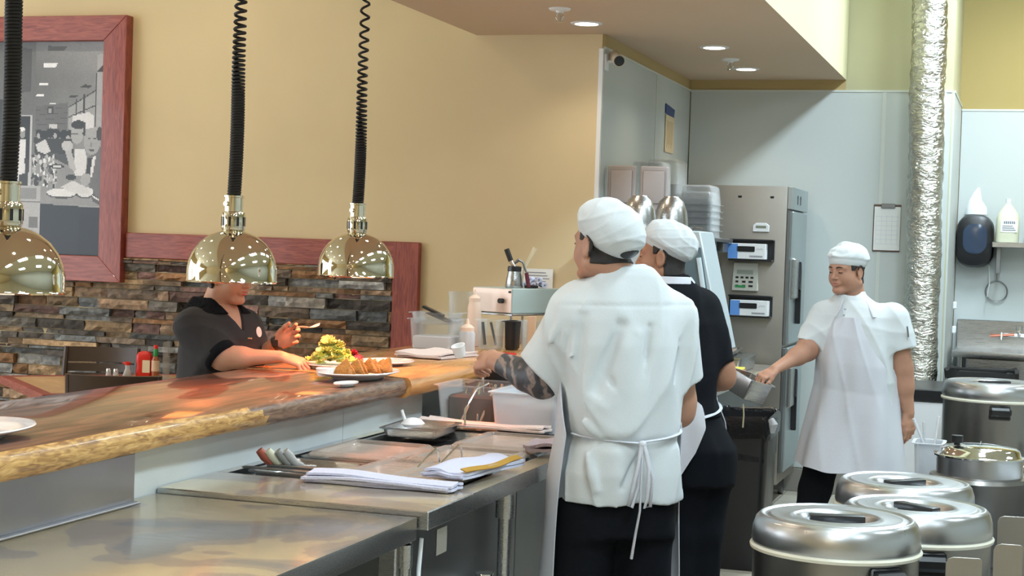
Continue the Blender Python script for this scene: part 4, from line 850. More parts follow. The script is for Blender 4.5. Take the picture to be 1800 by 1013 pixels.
# on the prep table
cols = [((0.20, 0.50, 0.12), 'green'), ((0.70, 0.28, 0.10), 'orange'), ((0.72, 0.12, 0.08), 'red'), ((0.85, 0.75, 0.10), 'yellow')]
for k, (c, nm) in enumerate(cols):
    b = nb(); box(b, -0.14, 0.14, -0.21, 0.21, 0, 0.012, 0.003); o = obj('cutting_board', b, mat(nm+' board plastic', c, 0.5)); o.location = (-1.625+0.004*k, 8.42+0.035*k, 0.9015+0.0125*k); o.rotation_euler = (0, 0, rad((-4, 5, -2, 3)[k])); tag(o, nm+' cutting board in the stack at the prep table edge', 'cutting board', 'coloured cutting boards')
t = thing('steel_tray', 'broad steel pan stacked behind the coloured cutting boards', 'tray', (-1.72, 9.18, 0.9015)); b = nb(); tub(b, 0.36, 0.52, 0.085, 0.002, 0.97, 0.012, 0.02); obj('tray_body', b, 'steel', t); b = nb(); box(b, -0.17, 0.17, -0.25, 0.25, 0.06, 0.082); obj('tray_deck', b, 'steel', t)
t = thing('steel_tray', 'shallow sheet pan on top of the broad steel pan', 'tray', (-1.76, 9.18, 0.988), rad(4)); b = nb(); tub(b, 0.30, 0.42, 0.03, 0.002, 0.94, 0.012, 0.02); obj('tray_body', b, 'steel', t)
t = thing('food_slicer', 'white handled press cutter standing in the sheet pan', 'cutter', (-1.78, 9.12, 0.9925)); b = nb(); box(b, -0.10, 0.05, -0.06, 0.06, 0, 0.02, 0.004); tube(b, [(-0.05, 0, 0.02), (-0.05, 0, 0.08)], 0.012, 10); tube(b, [(0.0, 0.03, 0.02), (0.0, 0.03, 0.06)], 0.010, 10); box(b, -0.01, 0.04, -0.03, 0.03, 0.04, 0.055, 0.003); obj('cutter_base', b, 'chrome', t)
b = nb(); tube(b, [(-0.14, -0.05, 0.02), (-0.06, -0.03, 0.075), (0.02, 0, 0.125)], [0.012, 0.016, 0.015], 12); obj('lever_handle', b, 'white', t); b = nb(); tube(b, [(-0.12, 0.05, 0.10), (0.06, 0.05, 0.135)], [0.012, 0.006], 8); obj('blade_arm', b, 'steel', t)
squeeze(-1.60, 8.15, 0.9015, 'tall pale blue bottle beside the black shirted cook', 0.03, 0.33, mat('pale blue plastic', (0.45, 0.70, 0.80), 0.4), 'white', None)

# ================================================================== TALL CABINET
t = thing('holding_cabinet', 'tall stainless refrigerator cabinet on casters against the back wall', 'refrigerator', (0, 0, 0))
FX0, FX1, FY0, FY1 = -2.2, -1.452, 9.852, 10.60
b = nb(); box(b, FX0, FX1, FY0, FY1, 0.15, 2.0, 0.006, seg=2); obj('body', b, 'steel_wall', t)
b = nb(); box(b, FX1, FX1+0.03, FY0+0.02, 10.57, 1.86, 2.0, 0.003); obj('header_panel', b, 'steel_cool', t)
b = nb(); box(b, FX1, FX1+0.028, FY0+0.10, 10.58, 1.02, 1.85, 0.006); obj('upper_door', b, 'steel_cool', t)
b = nb(); box(b, FX1, FX1+0.028, FY0+0.10, 10.58, 0.22, 1.0, 0.006); obj('lower_door', b, 'steel_cool', t)
b = nb(); box(b, FX1, FX1+0.02, FY0+0.02, FY0+0.09, 1.02, 1.85, 0.003); box(b, FX1, FX1+0.02, FY0+0.02, FY0+0.09, 0.22, 1.0, 0.003); obj('hinge_rail', b, 'steel_dark', t)
for (z0, z1) in ((1.30, 1.56), (0.62, 0.88)):
    b = nb(); box(b, FX1+0.02, FX1+0.05, FY0+0.10, FY0+0.30, z0, z1, 0.01); obj('latch_plate', b, 'steel', t)
    b = nb(); prism(b, [(FY0+0.30, z1-0.02), (FY0+0.34, z1-0.08), (FY0+0.34, z0-0.15), (FY0+0.32, z0-0.16), (FY0+0.31, z0+0.06), (FY0+0.28, z0+0.06)], FX1+0.028, FX1+0.062, 'x', bev=0.004); obj('door_handle', b, 'black', t)
for y in (10.0, 10.12): 
    b = nb(); tube(b, [(FX1+0.029, y+0.1, 1.94), (FX1+0.033, y+0.1, 1.94)], 0.012, 12); box(b, FX1+0.029, FX1+0.033, y+0.094, y+0.106, 1.895, 1.94); obj('key_slot', b, 'black', t)
for (x, y) in ((-1.52, 9.93), (-1.52, 10.52), (-2.12, 9.93), (-2.12, 10.52)):
    b = nb(); tube(b, [(x-0.015, y, 0.05), (x+0.015, y, 0.05)], 0.05, 18); box(b, x-0.03, x+0.03, y-0.025, y+0.025, 0.10, 0.15, 0.005); box(b, x-0.025, x-0.02, y-0.02, y+0.03, 0.04, 0.11); box(b, x+0.02, x+0.025, y-0.02, y+0.03, 0.04, 0.11); obj('caster', b, 'steel_dark', t)
for x in (-1.745, -1.545): 
    b = nb(); box(b, x-0.011, x+0.011, FY0-0.004, FY0+0.001, 1.925, 1.937); obj('slot', b, 'black', t)
t = thing('wall_thermometer', 'small white digital thermometer above the upper glove box', 'thermometer', (-1.605, FY0-0.002, 1.715)); b = nb(); prism(b, [(-0.05, 0), (0.05, 0), (0.05, 0.04), (0.03, 0.055), (-0.03, 0.055), (-0.05, 0.04)], -0.015, 0, 'y', bev=0.002); obj('case', b, 'white', t); b = nb(); box(b, -0.032, 0.032, -0.0165, -0.015, 0.022, 0.038); obj('display', b, mat('lcd', (0.22, 0.24, 0.18), 0.3), t)
def glovebox(z, lab, off, zr):
    t = thing('glove_dispenser', lab+' black glove box holder on the cabinet side', 'holder', (-1.652, FY0-0.002, z), 0, 'glove box holders'); b = nb()
    box(b, -0.135, 0.135, -0.012, 0, 0, 0.135, 0.002); box(b, -0.135, 0.135, -0.10, -0.012, 0, 0.010, 0.002); box(b, -0.135, 0.135, -0.06, -0.012, 0.127, 0.135, 0.002); obj('holder_frame', b, 'black', t)
    g = thing('glove_box', 'blue and white glove box in the '+lab.split()[0]+' black holder', 'box', (-1.652+off, FY0-0.062, z+0.0105+zr), 0, 'glove boxes'); b = nb(); box(b, -0.115, 0.115, -0.04, 0.045, 0, 0.095, 0.002); obj('carton', b, 'white', g)
    b = nb(); box(b, -0.1155, -0.055, -0.0415, -0.038, 0.002, 0.093); obj('blue_panel', b, 'blue', g)
    b = nb(); box(b, -0.06, 0.05, -0.042, -0.040, 0.045, 0.078, 0.004); obj('opening', b, 'black', g)
    b = nb()
    for k in range(9): box(b, 0.02+k*0.009, 0.026+k*0.009, -0.0418, -0.040, 0.012, 0.022)
    obj('printed_lettering', b, 'ink', g)
    b = nb()
    for k in range(5): box(b, 0.062+k*0.008, 0.067+k*0.008, -0.0418, -0.040, 0.058+0.004*(k % 2), 0.064+0.004*(k % 2))
    obj('printed_mark', b, mat('pale print', (0.45, 0.48, 0.55), 0.6), g)
glovebox(1.532, 'upper', -0.022, 0.002); glovebox(1.185, 'lower', 0.004, 0.0)
t = thing('timer_keypad', 'grey wall timer with a keypad between the two glove boxes', 'timer', (-1.69, FY0-0.002, 1.345)); b = nb(); prism(b, [(-0.082, 0), (0.082, 0), (0.078, 0.178), (-0.074, 0.178)], -0.03, 0, 'y', bev=0.004); obj('case', b, mat('grey beige plastic', (0.50, 0.50, 0.45), 0.5), t)
b = nb(); box(b, -0.05, 0.05, -0.032, -0.029, 0.105, 0.130); obj('display', b, mat('lcd grey', (0.30, 0.32, 0.28), 0.3), t)
b = nb()
for r_ in range(3):
    for c_ in range(4 if r_ == 0 else 3): box(b, -0.058+c_*(0.031 if r_ == 0 else 0.041), -0.040+c_*(0.031 if r_ == 0 else 0.045), -0.0325, -0.029, 0.078-r_*0.026, 0.090-r_*0.026)
obj('buttons', b, 'black', t)
b = nb(); box(b, -0.06, 0.005, -0.033, -0.029, 0.022, 0.035); obj('start_button', b, 'green', t)

# ================================================================== WALL ITEMS
t = thing('security_camera', 'beige bullet security camera at the top of the wall corner', 'camera', (-2.262, 8.44, 2.60)); b = nb(); box(b, 0, 0.012, -0.03, 0.03, -0.05, 0.04, 0.003); tube(b, [(0.01, 0, 0), (0.045, -0.01, 0.0)], 0.008, 8); obj('bracket', b, 'white', t)
b = nb(); tube(b, [(0.035, 0.05, 0.035), (0.085, -0.03, 0.0)], 0.034, 20); obj('camera_body', b, mat('beige plastic', (0.66, 0.58, 0.46), 0.5), t); b = nb(); tube(b, [(0.084, -0.029, 0.001), (0.088, -0.036, -0.002)], 0.028, 20); obj('lens_face', b, 'black', t)
t = thing('wall_poster', 'narrow cream poster with a blue heading on the side wall panel', 'poster', (-2.257, 9.95, 2.21)); b = nb(); box(b, 0, 0.004, -0.01, 0.24, 0, 0.235); obj('sheet', b, mat('cream paper', (0.66, 0.56, 0.38), 0.7), t)
b = nb(); prism(b, [(-0.02, 0.245), (0.22, 0.232), (0.24, 0.285), (-0.02, 0.305)], 0.0, 0.005, 'x'); obj('heading', b, 'navy', t)
b = nb()
for k in range(6): box(b, 0.004, 0.0048, 0.03+k*0.03, 0.045+k*0.03, 0.03+0.02*(k % 2), 0.20)
obj('text_columns', b, mat('ochre print', (0.52, 0.40, 0.24), 0.7), t)
t = thing('clipboard', 'clipboard with a white sheet hanging beside the foil duct', 'clipboard', (-0.918, 10.685, 1.62)); b = nb(); box(b, -0.088, 0.088, -0.006, 0, 0, 0.31, 0.002); obj('board', b, mat('brown board', (0.12, 0.07, 0.05), 0.5), t); b = nb(); box(b, -0.082, 0.086, -0.008, -0.006, 0.01, 0.295); obj('sheet', b, 'paper', t)
b = nb(); box(b, -0.04, 0.05, -0.02, -0.006, 0.285, 0.315, 0.004); obj('clip', b, 'steel_dark', t)
b = nb()
for k in range(7): box(b, -0.07, 0.07, -0.0086, -0.008, 0.05+0.03*k, 0.0512+0.03*k)
for k in range(5): box(b, -0.07+0.034*k, -0.069+0.034*k, -0.0086, -0.008, 0.05, 0.24)
obj('ruled_lines', b, mat('pale blue ink', (0.45, 0.52, 0.68), 0.8), t)
b = nb(); R = random.Random(12); rows = []
nz, na = 150, 48
for i in range(nz+1):
    z = 0.62+(HC-0.62)*i/nz; cx = 0.012*sin(z*1.4); rr = 0.108
    rows.append([b.verts.new((cx+(rr+0.004*sin(3*a_+z*9)+R.uniform(-0.0035, 0.0035)+0.003*sin(z*60+3*sin(a_*2)))*cos(a_), (rr+R.uniform(-0.0035, 0.0035)+0.003*sin(z*60+a_))*sin(a_), z)) for a_ in [2*pi*k/na for k in range(na)]])
for A, Bq in zip(rows[:-1], rows[1:]):
    for k in range(na): b.faces.new([A[k], A[(k+1) % na], Bq[(k+1) % na], Bq[k]])
o = obj('foil_duct', b, 'foil', ang=60); o.location = (-0.675, 10.48, 0); tag(o, 'crinkled foil wrapped duct rising in front of the back wall', 'duct')
# sink recess
t = thing('paper_towel_dispenser', 'black oval paper towel dispenser on the recess wall', 'dispenser', (-0.39, 11.735, 1.55)); b = nb()
loft(b, [[(x*s, -y_, 0.17+z*s) for x, z in rrect(0.25, 0.37, 0.10, 6)] for s, y_ in ((1, 0), (1, 0.12), (0.93, 0.16), (0.7, 0.18))]); obj('housing', b, 'black', t)
b = nb(); loft(b, [[(x, -y_, 0.185+z) for x, z in rrect(0.16*s, 0.21*s, 0.07*s, 6)] for s, y_ in ((1, 0.178), (1, 0.185), (0.8, 0.188))]); obj('window_cover', b, mat('smoked blue cover', (0.03, 0.05, 0.09), 0.12), t)
t = thing('paper_towel_tail', 'white paper hanging below the black dispenser', 'paper', (-0.29, 11.66, 1.33)); b = nb(); tube(b, [(0.0, 0, 0.22), (0.008, 0, 0.10), (-0.004, 0, 0.0)], [0.010, 0.012, 0.010], 8, flat=0.4); obj('paper_strip', b, 'paper', t)
t = thing('plastic_bag', 'white crumpled bag on top of the black dispenser', 'bag', (-0.39, 11.66, 1.906)); b = nb(); loft(b, [[(0.075*s*cos(a_)+dx, 0.05*s*sin(a_), z) for a_ in [2*pi*k/16+0.2*sin(k*5) for k in range(16)]] for s, z, dx in ((1, 0, 0), (0.95, 0.05, 0.0), (0.6, 0.10, -0.01), (0.3, 0.16, 0.0), (0.1, 0.19, 0.01))]); obj('bag_body', b, 'white', t)
t = thing('recess_shelf', 'steel wall shelf over the sink', 'shelf', (0, 0, 0)); b = nb(); box(b, -0.27, 1.2, 11.45, 11.735, 1.68, 1.715, 0.003); obj('shelf_board', b, 'steel', t); b = nb(); box(b, -0.24, -0.215, 11.55, 11.735, 1.50, 1.68); obj('bracket', b, 'steel_dark', t)
for (x, l) in ((-0.175, 'translucent gallon jug with a printed label on the recess shelf'), (0.02, 'second gallon jug cut by the right picture edge')):
    t = thing('gallon_jug', l, 'jug', (x, 11.58, 1.7155), 0, 'jugs on the recess shelf'); b = nb(); loft(b, [[(x_*s, y_*s, z) for x_, y_ in rrect(0.155, 0.14, 0.04)] for s, z in ((0.95, 0), (1, 0.01), (1, 0.16), (0.85, 0.20), (0.45, 0.245), (0.22, 0.27), (0.22, 0.295), (0.02, 0.296))]); obj('jug_body', b, mat('yellowish milky plastic', (0.66, 0.66, 0.50), 0.35), t, ang=50)
    b = nb(); lathe(b, [(0.019, 0.272), (0.02, 0.302), (0, 0.304)], 16); obj('cap', b, 'white', t)
    b = nb(); box(b, -0.045, 0.065, -0.0725, -0.0705, 0.07, 0.155); obj('label_patch', b, 'paper', t)
    b = nb()
    for k in range(6): box(b, -0.025+k*0.013, -0.016+k*0.013, -0.0735, -0.0722, 0.128, 0.146)
    for k in range(3): box(b, -0.035, 0.055-0.01*k, -0.0735, -0.0722, 0.082+0.014*k, 0.088+0.014*k)
    obj('printed_lettering', b, 'ink', t)
t = thing('wire_strainer', 'round mesh strainer hanging on the recess wall', 'strainer', (-0.235, 11.73, 1.37)); b = nb(); pts = [(0.075*cos(a_), -0.01, 0.075*sin(a_)) for a_ in [2*pi*k/28 for k in range(29)]]; tube(b, pts, 0.004, 8); tube(b, [(0, -0.01, 0.075), (0, 0, 0.17)], 0.003, 6); obj('ring', b, 'steel_dark', t)
b = nb(); lathe(b, [(0.073, 0), (0.06, -0.02), (0.03, -0.028), (0, -0.03)], 24, mtx=Matrix.Rotation(rad(-90), 4, 'X') @ Matrix.Scale(-1, 4, (0, 0, 1))); obj('mesh', b, clear('dark mesh', (0.55, 0.52, 0.45), 0.35, (0.2, 0.19, 0.17), 0.6), t)
t = thing('sink_unit', 'stainless sink with a high backsplash in the recess', 'sink', (0, 0, 0)); b = nb(); box(b, -0.49, 1.6, 11.68, 11.735, 0.93, 1.165, 0.004); obj('backsplash', b, 'steel', t)
b = nb(); box(b, -0.495, 1.6, 11.08, 11.68, 0.93, 0.975, 0.006, seg=2); obj('rim', b, 'steel', t); b = nb(); box(b, -0.40, 1.5, 11.12, 11.66, 0.55, 0.93, 0.01); obj('basin', b, 'steel', t)
b = nb(); box(b, -0.33, -0.27, 11.117, 11.121, 0.80, 0.845); obj('sticker', b, 'paper', t)
for x in (-0.44, 1.5): b = nb(); tube(b, [(x, 11.15, 0), (x, 11.15, 0.93)], 0.02, 12); obj('leg', b, 'steel', t)
t = thing('sink_faucet', 'chrome wall faucet above the sink', 'faucet', (-0.10, 11.60, 0.976)); b = nb(); tube(b, [(-0.10, 0.07, 0.09), (0.16, 0.07, 0.09)], 0.014, 12); tube(b, [(-0.085, 0.07, 0.10), (-0.085, 0.0, 0.10), (-0.085, -0.01, 0.06)], 0.012, 10); tube(b, [(0.03, 0.07, 0.09), (0.03, 0.0, 0.13), (0.03, -0.02, 0.13)], 0.013, 10); tube(b, [(0.03, -0.01, 0.13), (0.03, -0.01, 0.16)], 0.02, 12); obj('faucet_body', b, 'chrome', t); b = nb(); tube(b, [(-0.16, 0.0, 0.085), (0.0, 0.0, 0.10)], 0.010, 10); obj('handle', b, mat('copper handle', (0.45, 0.16, 0.10), 0.3, 0.8), t)

# ================================================================== CHEST, POTS
t = thing('white_chest', 'white chest with a black top edge behind the rice warmers', 'chest', (0, 0, 0)); b = nb(); box(b, -0.66, 0.9, 9.2, 9.9, 0.02, 0.780, 0.012, seg=2); obj('cabinet', b, 'white', t); b = nb(); box(b, -0.66, 0.9, 9.19, 9.9, 0.781, 0.85, 0.006); obj('top_rail', b, 'black', t)
def rice_warmer(x, y, z, r, h, label, ha, lr=0, handle_a=None, side=0):
    t = thing('rice_warmer', label, 'rice warmer', (x, y, z), rad(ha), 'lidded rice warmers'); q = r
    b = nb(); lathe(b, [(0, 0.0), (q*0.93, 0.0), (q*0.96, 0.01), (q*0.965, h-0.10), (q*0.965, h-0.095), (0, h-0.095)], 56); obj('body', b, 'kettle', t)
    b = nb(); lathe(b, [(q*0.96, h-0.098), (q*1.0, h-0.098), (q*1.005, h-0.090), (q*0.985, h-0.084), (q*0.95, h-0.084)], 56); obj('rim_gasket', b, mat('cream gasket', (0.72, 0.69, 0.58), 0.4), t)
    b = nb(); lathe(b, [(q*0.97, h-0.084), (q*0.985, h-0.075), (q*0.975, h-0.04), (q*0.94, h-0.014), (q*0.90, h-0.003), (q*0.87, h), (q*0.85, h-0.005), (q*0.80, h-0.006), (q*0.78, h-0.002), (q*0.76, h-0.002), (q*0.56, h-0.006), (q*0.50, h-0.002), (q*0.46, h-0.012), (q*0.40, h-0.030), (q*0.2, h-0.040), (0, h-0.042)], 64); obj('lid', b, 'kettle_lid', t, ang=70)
    b = nb(); box(b, -q*0.33, q*0.33, -q*0.085, q*0.085, h-0.020, h+0.002, 0.006, seg=2, mtx=Matrix.Rotation(rad(lr), 4, 'Z')); box(b, -q*0.30, q*0.30, -q*0.03, q*0.03, h-0.030, h-0.010, mtx=Matrix.Rotation(rad(lr), 4, 'Z')); obj('lid_handle', b, 'black', t)
    for s in ((side,) if side else (1,)):
        b = nb(); prism(b, [(-0.055, -0.075), (0.055, -0.075), (0.05, 0.0), (-0.05, 0.0)], q*0.95, q*0.99, 'y', bev=0.006)
        prism(b, [(-0.055, -0.055), (0.055, -0.055), (0.055, -0.01), (-0.055, -0.01)], q*0.96, q*1.13, 'y', bev=0.012); bmesh.ops.transform(b, matrix=Matrix.Rotation(pi, 4, 'Z') @ Matrix.Translation((0, 0, h-0.105)), verts=b.verts); obj('carry_handle', b, 'black', t)
    return t
ZL = 0.42
rice_warmer(-0.505, 4.62, ZL, 0.243, 0.417, 'rice warmer at the front left, its black side handle facing right', 42, -25)
rice_warmer(-0.312, 5.09, ZL, 0.235, 0.395, 'rice warmer in the middle, right behind the front one', 14, -50)
rice_warmer(-0.39, 5.66, ZL, 0.24, 0.392, 'rearmost of the three clustered rice warmers, showing only its lid', 40, 5)
t = thing('low_stand', 'low steel stand under the rice warmers', 'table', (0, 0, 0)); b = nb(); box(b, -0.80, 0.55, 4.2, 6.95, 0.38, 0.419, 0.004); obj('tabletop', b, 'steel_dark', t)
for (x, y) in ((-0.74, 4.26), (0.5, 4.26), (-0.74, 6.88), (0.5, 6.88)): b = nb(); tube(b, [(x, y, 0), (x, y, 0.38)], 0.02, 12); obj('leg', b, 'steel', t)
rice_warmer(-0.165, 8.75, 0.55, 0.27, 0.40, 'large rice warmer at the back right in front of the sink', 8, 30)
t = thing('warmer_stand', 'steel stand under the back rice warmer', 'table', (0, 0, 0)); b = nb(); box(b, -0.44, 0.14, 8.45, 9.05, 0.51, 0.549, 0.004); obj('tabletop', b, 'steel', t)
for (x, y) in ((-0.41, 8.48), (0.11, 8.48), (-0.41, 9.02), (0.11, 9.02)): b = nb(); tube(b, [(x, y, 0), (x, y, 0.64 if y < 8.6 else 0.51)], 0.022, 12); obj('leg', b, 'steel', t)
b = nb(); box(b, -0.225, -0.175, 8.4815, 8.485, 0.60, 0.632); 
o = obj('rating_plate', b, 'paper', t)
# soup kettle
t = thing('soup_kettle', 'round soup kettle with a hinged steel lid and black knob', 'soup kettle', (-0.165, 6.45, ZL)); b = nb(); lathe(b, [(0, 0), (0.185, 0), (0.19, 0.01), (0.19, 0.30), (0.192, 0.31), (0.185, 0.325), (0.165, 0.33), (0.15, 0.33)], 48, cap=False); obj('body', b, 'kettle', t)
b = nb(); lathe(b, [(0.15, 0.328), (0.163, 0.33), (0.164, 0.40), (0.150, 0.402)], 48); obj('insert_pot', b, 'kettle_lid', t)
b = nb(); lathe(b, [(0.150, 0.398), (0.176, 0.400), (0.176, 0.406), (0.155, 0.410), (0.150, 0.428), (0.135, 0.438), (0.06, 0.446), (0, 0.448)], 48); obj('lid', b, 'chrome', t, ang=70)
b = nb(); box(b, -0.001, 0.001, -0.13, 0.10, 0.440, 0.449); obj('lid_hinge', b, 'steel_dark', t)
b = nb(); lathe(b, [(0, 0.443), (0.012, 0.444), (0.012, 0.452), (0.022, 0.456), (0.022, 0.482), (0, 0.484)], 16, (-0.085, -0.06, 0)); obj('lid_knob', b, 'black', t)
# hanging clear bin with ladles
t = thing('ladle_bin', 'clear bin holding ladles left of the soup kettle', 'container', (-0.405, 7.3, 0.60)); b = nb(); tub(b, 0.12, 0.18, 0.17, 0.003, 0.88, 0.012, 0.02); obj('bin_body', b, 'clear_milky', t)
t = thing('bin_stand', 'small steel stand under the ladle bin', 'stand', (-0.405, 7.3, 0)); b = nb(); box(b, -0.09, 0.09, -0.1, 0.1, 0.57, 0.599, 0.003); tube(b, [(0, 0, 0.02), (0, 0, 0.57)], 0.02, 12); box(b, -0.12, 0.12, -0.12, 0.12, 0, 0.02, 0.004); obj('stand_body', b, 'steel_dark', t)
for (p0, p1, m_, l) in (((0.03, -0.02, 0.03), (-0.07, -0.03, 0.26), 'clear_milky', 'clear ladle leaning left out of the ladle bin'), ((0.01, 0.03, 0.03), (0.035, 0.04, 0.27), 'white', 'white paddle standing upright in the ladle bin'), ((-0.02, 0.05, 0.03), (-0.03, 0.05, 0.24), 'clear_milky', 'clear paddle in the middle of the ladle bin')):
    b = nb(); tube(b, [p0, ((p0[0]+p1[0])/2, (p0[1]+p1[1])/2, (p0[2]+p1[2])/2), p1], [0.008, 0.010, 0.013], 8, flat=0.5); o = obj('ladle', b, m_); o.location = (-0.405, 7.3, 0.61); tag(o, l, 'ladle', 'ladles in the bin')
# scoops standing at the bottom right
for (x, y, z, rz, w, h, l) in ((-0.145, 4.50, 0.4195, 8, 0.096, 0.350, 'front left upright steel divider at the bottom right corner'), (-0.032, 4.60, 0.4195, 3, 0.078, 0.380, 'front right upright steel divider with a flat top'), (-0.025, 5.34, 0.4195, 8, 0.098, 0.345, 'rear upright steel divider with rounded corners')):
    t = thing('steel_divider', l, 'divider', (x, y, z), rad(rz), 'upright steel dividers'); b = nb(); r_ = 0.02; pts = [(-w/2, 0), (w/2, 0), (w/2, h-r_*0.3), (w/2-r_*0.3, h), (-w/2+r_, h), (-w/2+r_*0.3, h-r_*0.3), (-w/2, h-r_)]
    prism(b, pts, -0.0025, 0.0025, 'y', bev=0.001); box(b, w/2-0.004, w/2, 0.0, 0.12, 0, h-0.03, 0.001); box(b, -w/2, w/2, 0, 0.12, 0, 0.003); obj('sheet', b, 'steel_wall', t)
b = nb(); box(b, 0.12, 0.34, 6.05, 6.55, 0.4195, 0.74, 0.01); o = obj('white_box', b, 'white'); tag(o, 'white box at the right edge behind the dividers', 'box')
# trash can
t = thing('trash_can', 'black slim trash can lined with a black bag under the tipped pan', 'trash can', (-1.36, 8.08, 0), rad(3)); b = nb(); 
loft(b, [[(x*s, y*s2, z) for x, y in rrect(0.29, 0.52, 0.04)] for s, s2, z in ((0.84, 0.86, 0), (0.86, 0.88, 0.01), (0.985, 0.985, 0.68), (1.02, 1.01, 0.69), (1.02, 1.01, 0.75), (0.97, 0.97, 0.75), (0.93, 0.95, 0.60), (0.8, 0.84, 0.02))]); obj('can_body', b, 'black', t)
b = nb(); R = random.Random(8)
lo = []
for s, z in ((0.96, 0.55), (0.97, 0.73), (0.99, 0.765), (1.04, 0.77), (1.07, 0.745), (1.06, 0.70), (1.05, 0.66)):
    lo.append([(x*s+R.uniform(-0.004, 0.004), y*s+R.uniform(-0.004, 0.004), z+R.uniform(-0.010, 0.010)) for x, y in rrect(0.29, 0.52, 0.04, 8)])
loft(b, lo, cap0=False, cap1=False); obj('bag_liner', b, mat('black bin bag', (0.012, 0.012, 0.014), 0.22, bump=0.4, bscale=60), t)
b = nb(); tube(b, [(0.15, -0.24, 0.76), (0.165, -0.25, 0.74), (0.16, -0.24, 0.70)], [0.02, 0.024, 0.014], 10); obj('bag_knot', b, 'clear_milky', t)
t = thing('trash_can', 'second black trash can with a bag in front of the sink', 'trash can', (-0.28, 10.6, 0)); b = nb(); loft(b, [[(x*s, y*s, z) for x, y in rrect(0.42, 0.42, 0.08)] for s, z in ((0.82, 0), (1, 0.86), (1.03, 0.87), (0.95, 0.87), (0.8, 0.02))]); obj('can_body', b, 'black', t)
b = nb(); loft(b, [[(x*s+R.uniform(-0.008, 0.008), y*s, z+R.uniform(-0.012, 0.012)) for x, y in rrect(0.42, 0.42, 0.08, 6)] for s, z in ((0.9, 0.7), (0.98, 0.88), (1.05, 0.89), (1.06, 0.83))], cap0=False, cap1=False); obj('bag_liner', b, 'black_rubber', t)
b = nb(); box(b, -0.48, -0.44, 10.9, 11.0, 0.97, 1.0, 0.005); o = None
b.free()
for (z, l) in ((1.24, 'upper white cover plate on the recess corner'), (1.07, 'lower white cover plate on the recess corner')):
    b = nb(); box(b, -0.518, -0.49, 11.5, 11.57, z, z+0.05, 0.006); o = obj('cover_plate', b, 'white'); tag(o, l, 'cover plate', 'recess cover plates')
# ================================================================== PEOPLE: signed distance modelling
def V3(*a): return np.array(a, dtype=np.float32)
def s_cone(P, a, b, ra, rb, flat=None):
    a = np.asarray(a, np.float32); b = np.asarray(b, np.float32); d = b-a
    Q = P-a
    t = np.clip((Q@d)/float(d@d), 0, 1)
    E = Q-t[:, None]*d
    if flat is not None:
        n = np.asarray(flat[0], np.float32); n = n/np.linalg.norm(n); c = E@n; E = E+np.outer(c*(1/flat[1]-1), n)
    r = ra+(rb-ra)*t
    return np.sqrt((E*E).sum(1))-r
def s_ell(P, c, r, R=None):
    Q = P-np.asarray(c, np.float32)
    if R is not None: Q = Q@R
    r = np.asarray(r, np.float32); k0 = np.sqrt(((Q/r)**2).sum(1)); k1 = np.sqrt(((Q/(r*r))**2).sum(1))+1e-9
    return k0*(k0-1)/k1
def s_stack(P, secs, yaw, infl=0.0, zlo=None, zhi=None, front=0.0):
    S = np.array(secs, np.float32); z = P[:, 2]
    def ip(k): 
        return np.interp(z, S[:, 0], S[:, k])
    cx, cy, rx, ry = ip(1), ip(2), ip(3)+infl, ip(4)+infl
    c, s = cos(yaw), sin(yaw); dx, dy = P[:, 0]-cx, P[:, 1]-cy
    x = dx*c+dy*s; y = -dx*s+dy*c
    p = 2.35
    k = (np.abs(x/rx)**p+np.abs(y/ry)**p)**(1/p)
    d = (k-1)*np.minimum(rx, ry)
    lo = S[0, 0] if zlo is None else zlo; hi = S[-1, 0] if zhi is None else zhi
    return np.maximum(d, np.maximum(z-hi, lo-z)).astype(np.float32)
def smin(a, b, k):
    h = np.clip(0.5+0.5*(b-a)/k, 0, 1); return b+(a-b)*h-k*h*(1-h)
def smax(a, b, k): return -smin(-a, -b, k)
def wob(P, seed, f=(8, 8, 4), n=5):
    R_ = np.random.RandomState(seed); o = np.zeros(len(P), np.float32)
    W_ = P*np.array(f, np.float32); Wp = W_+0.8*np.sin(W_[:, [1, 2, 0]]*1.3+seed)
    for i in range(n):
        k = R_.normal(0, 1, 3).astype(np.float32); k /= np.linalg.norm(k); o += np.sin(Wp@k*(1+0.5*i)*1.6+R_.uniform(0, 6))/(1+0.5*i)
    return o/2.2
def creases(P, seed, f, n=3):
    R_ = np.random.RandomState(seed); o = np.zeros(len(P), np.float32); W_ = P*np.array(f, np.float32); W_ = W_+0.9*np.sin(W_[:, [2, 0, 1]]*0.9+seed)
    for i in range(n):
        k = R_.normal(0, 1, 3).astype(np.float32); k /= np.linalg.norm(k); w = 1-np.abs(np.sin(W_@k*(1+0.6*i)+R_.uniform(0, 6))); o += w**3/(1+0.3*i)
    return o/1.6
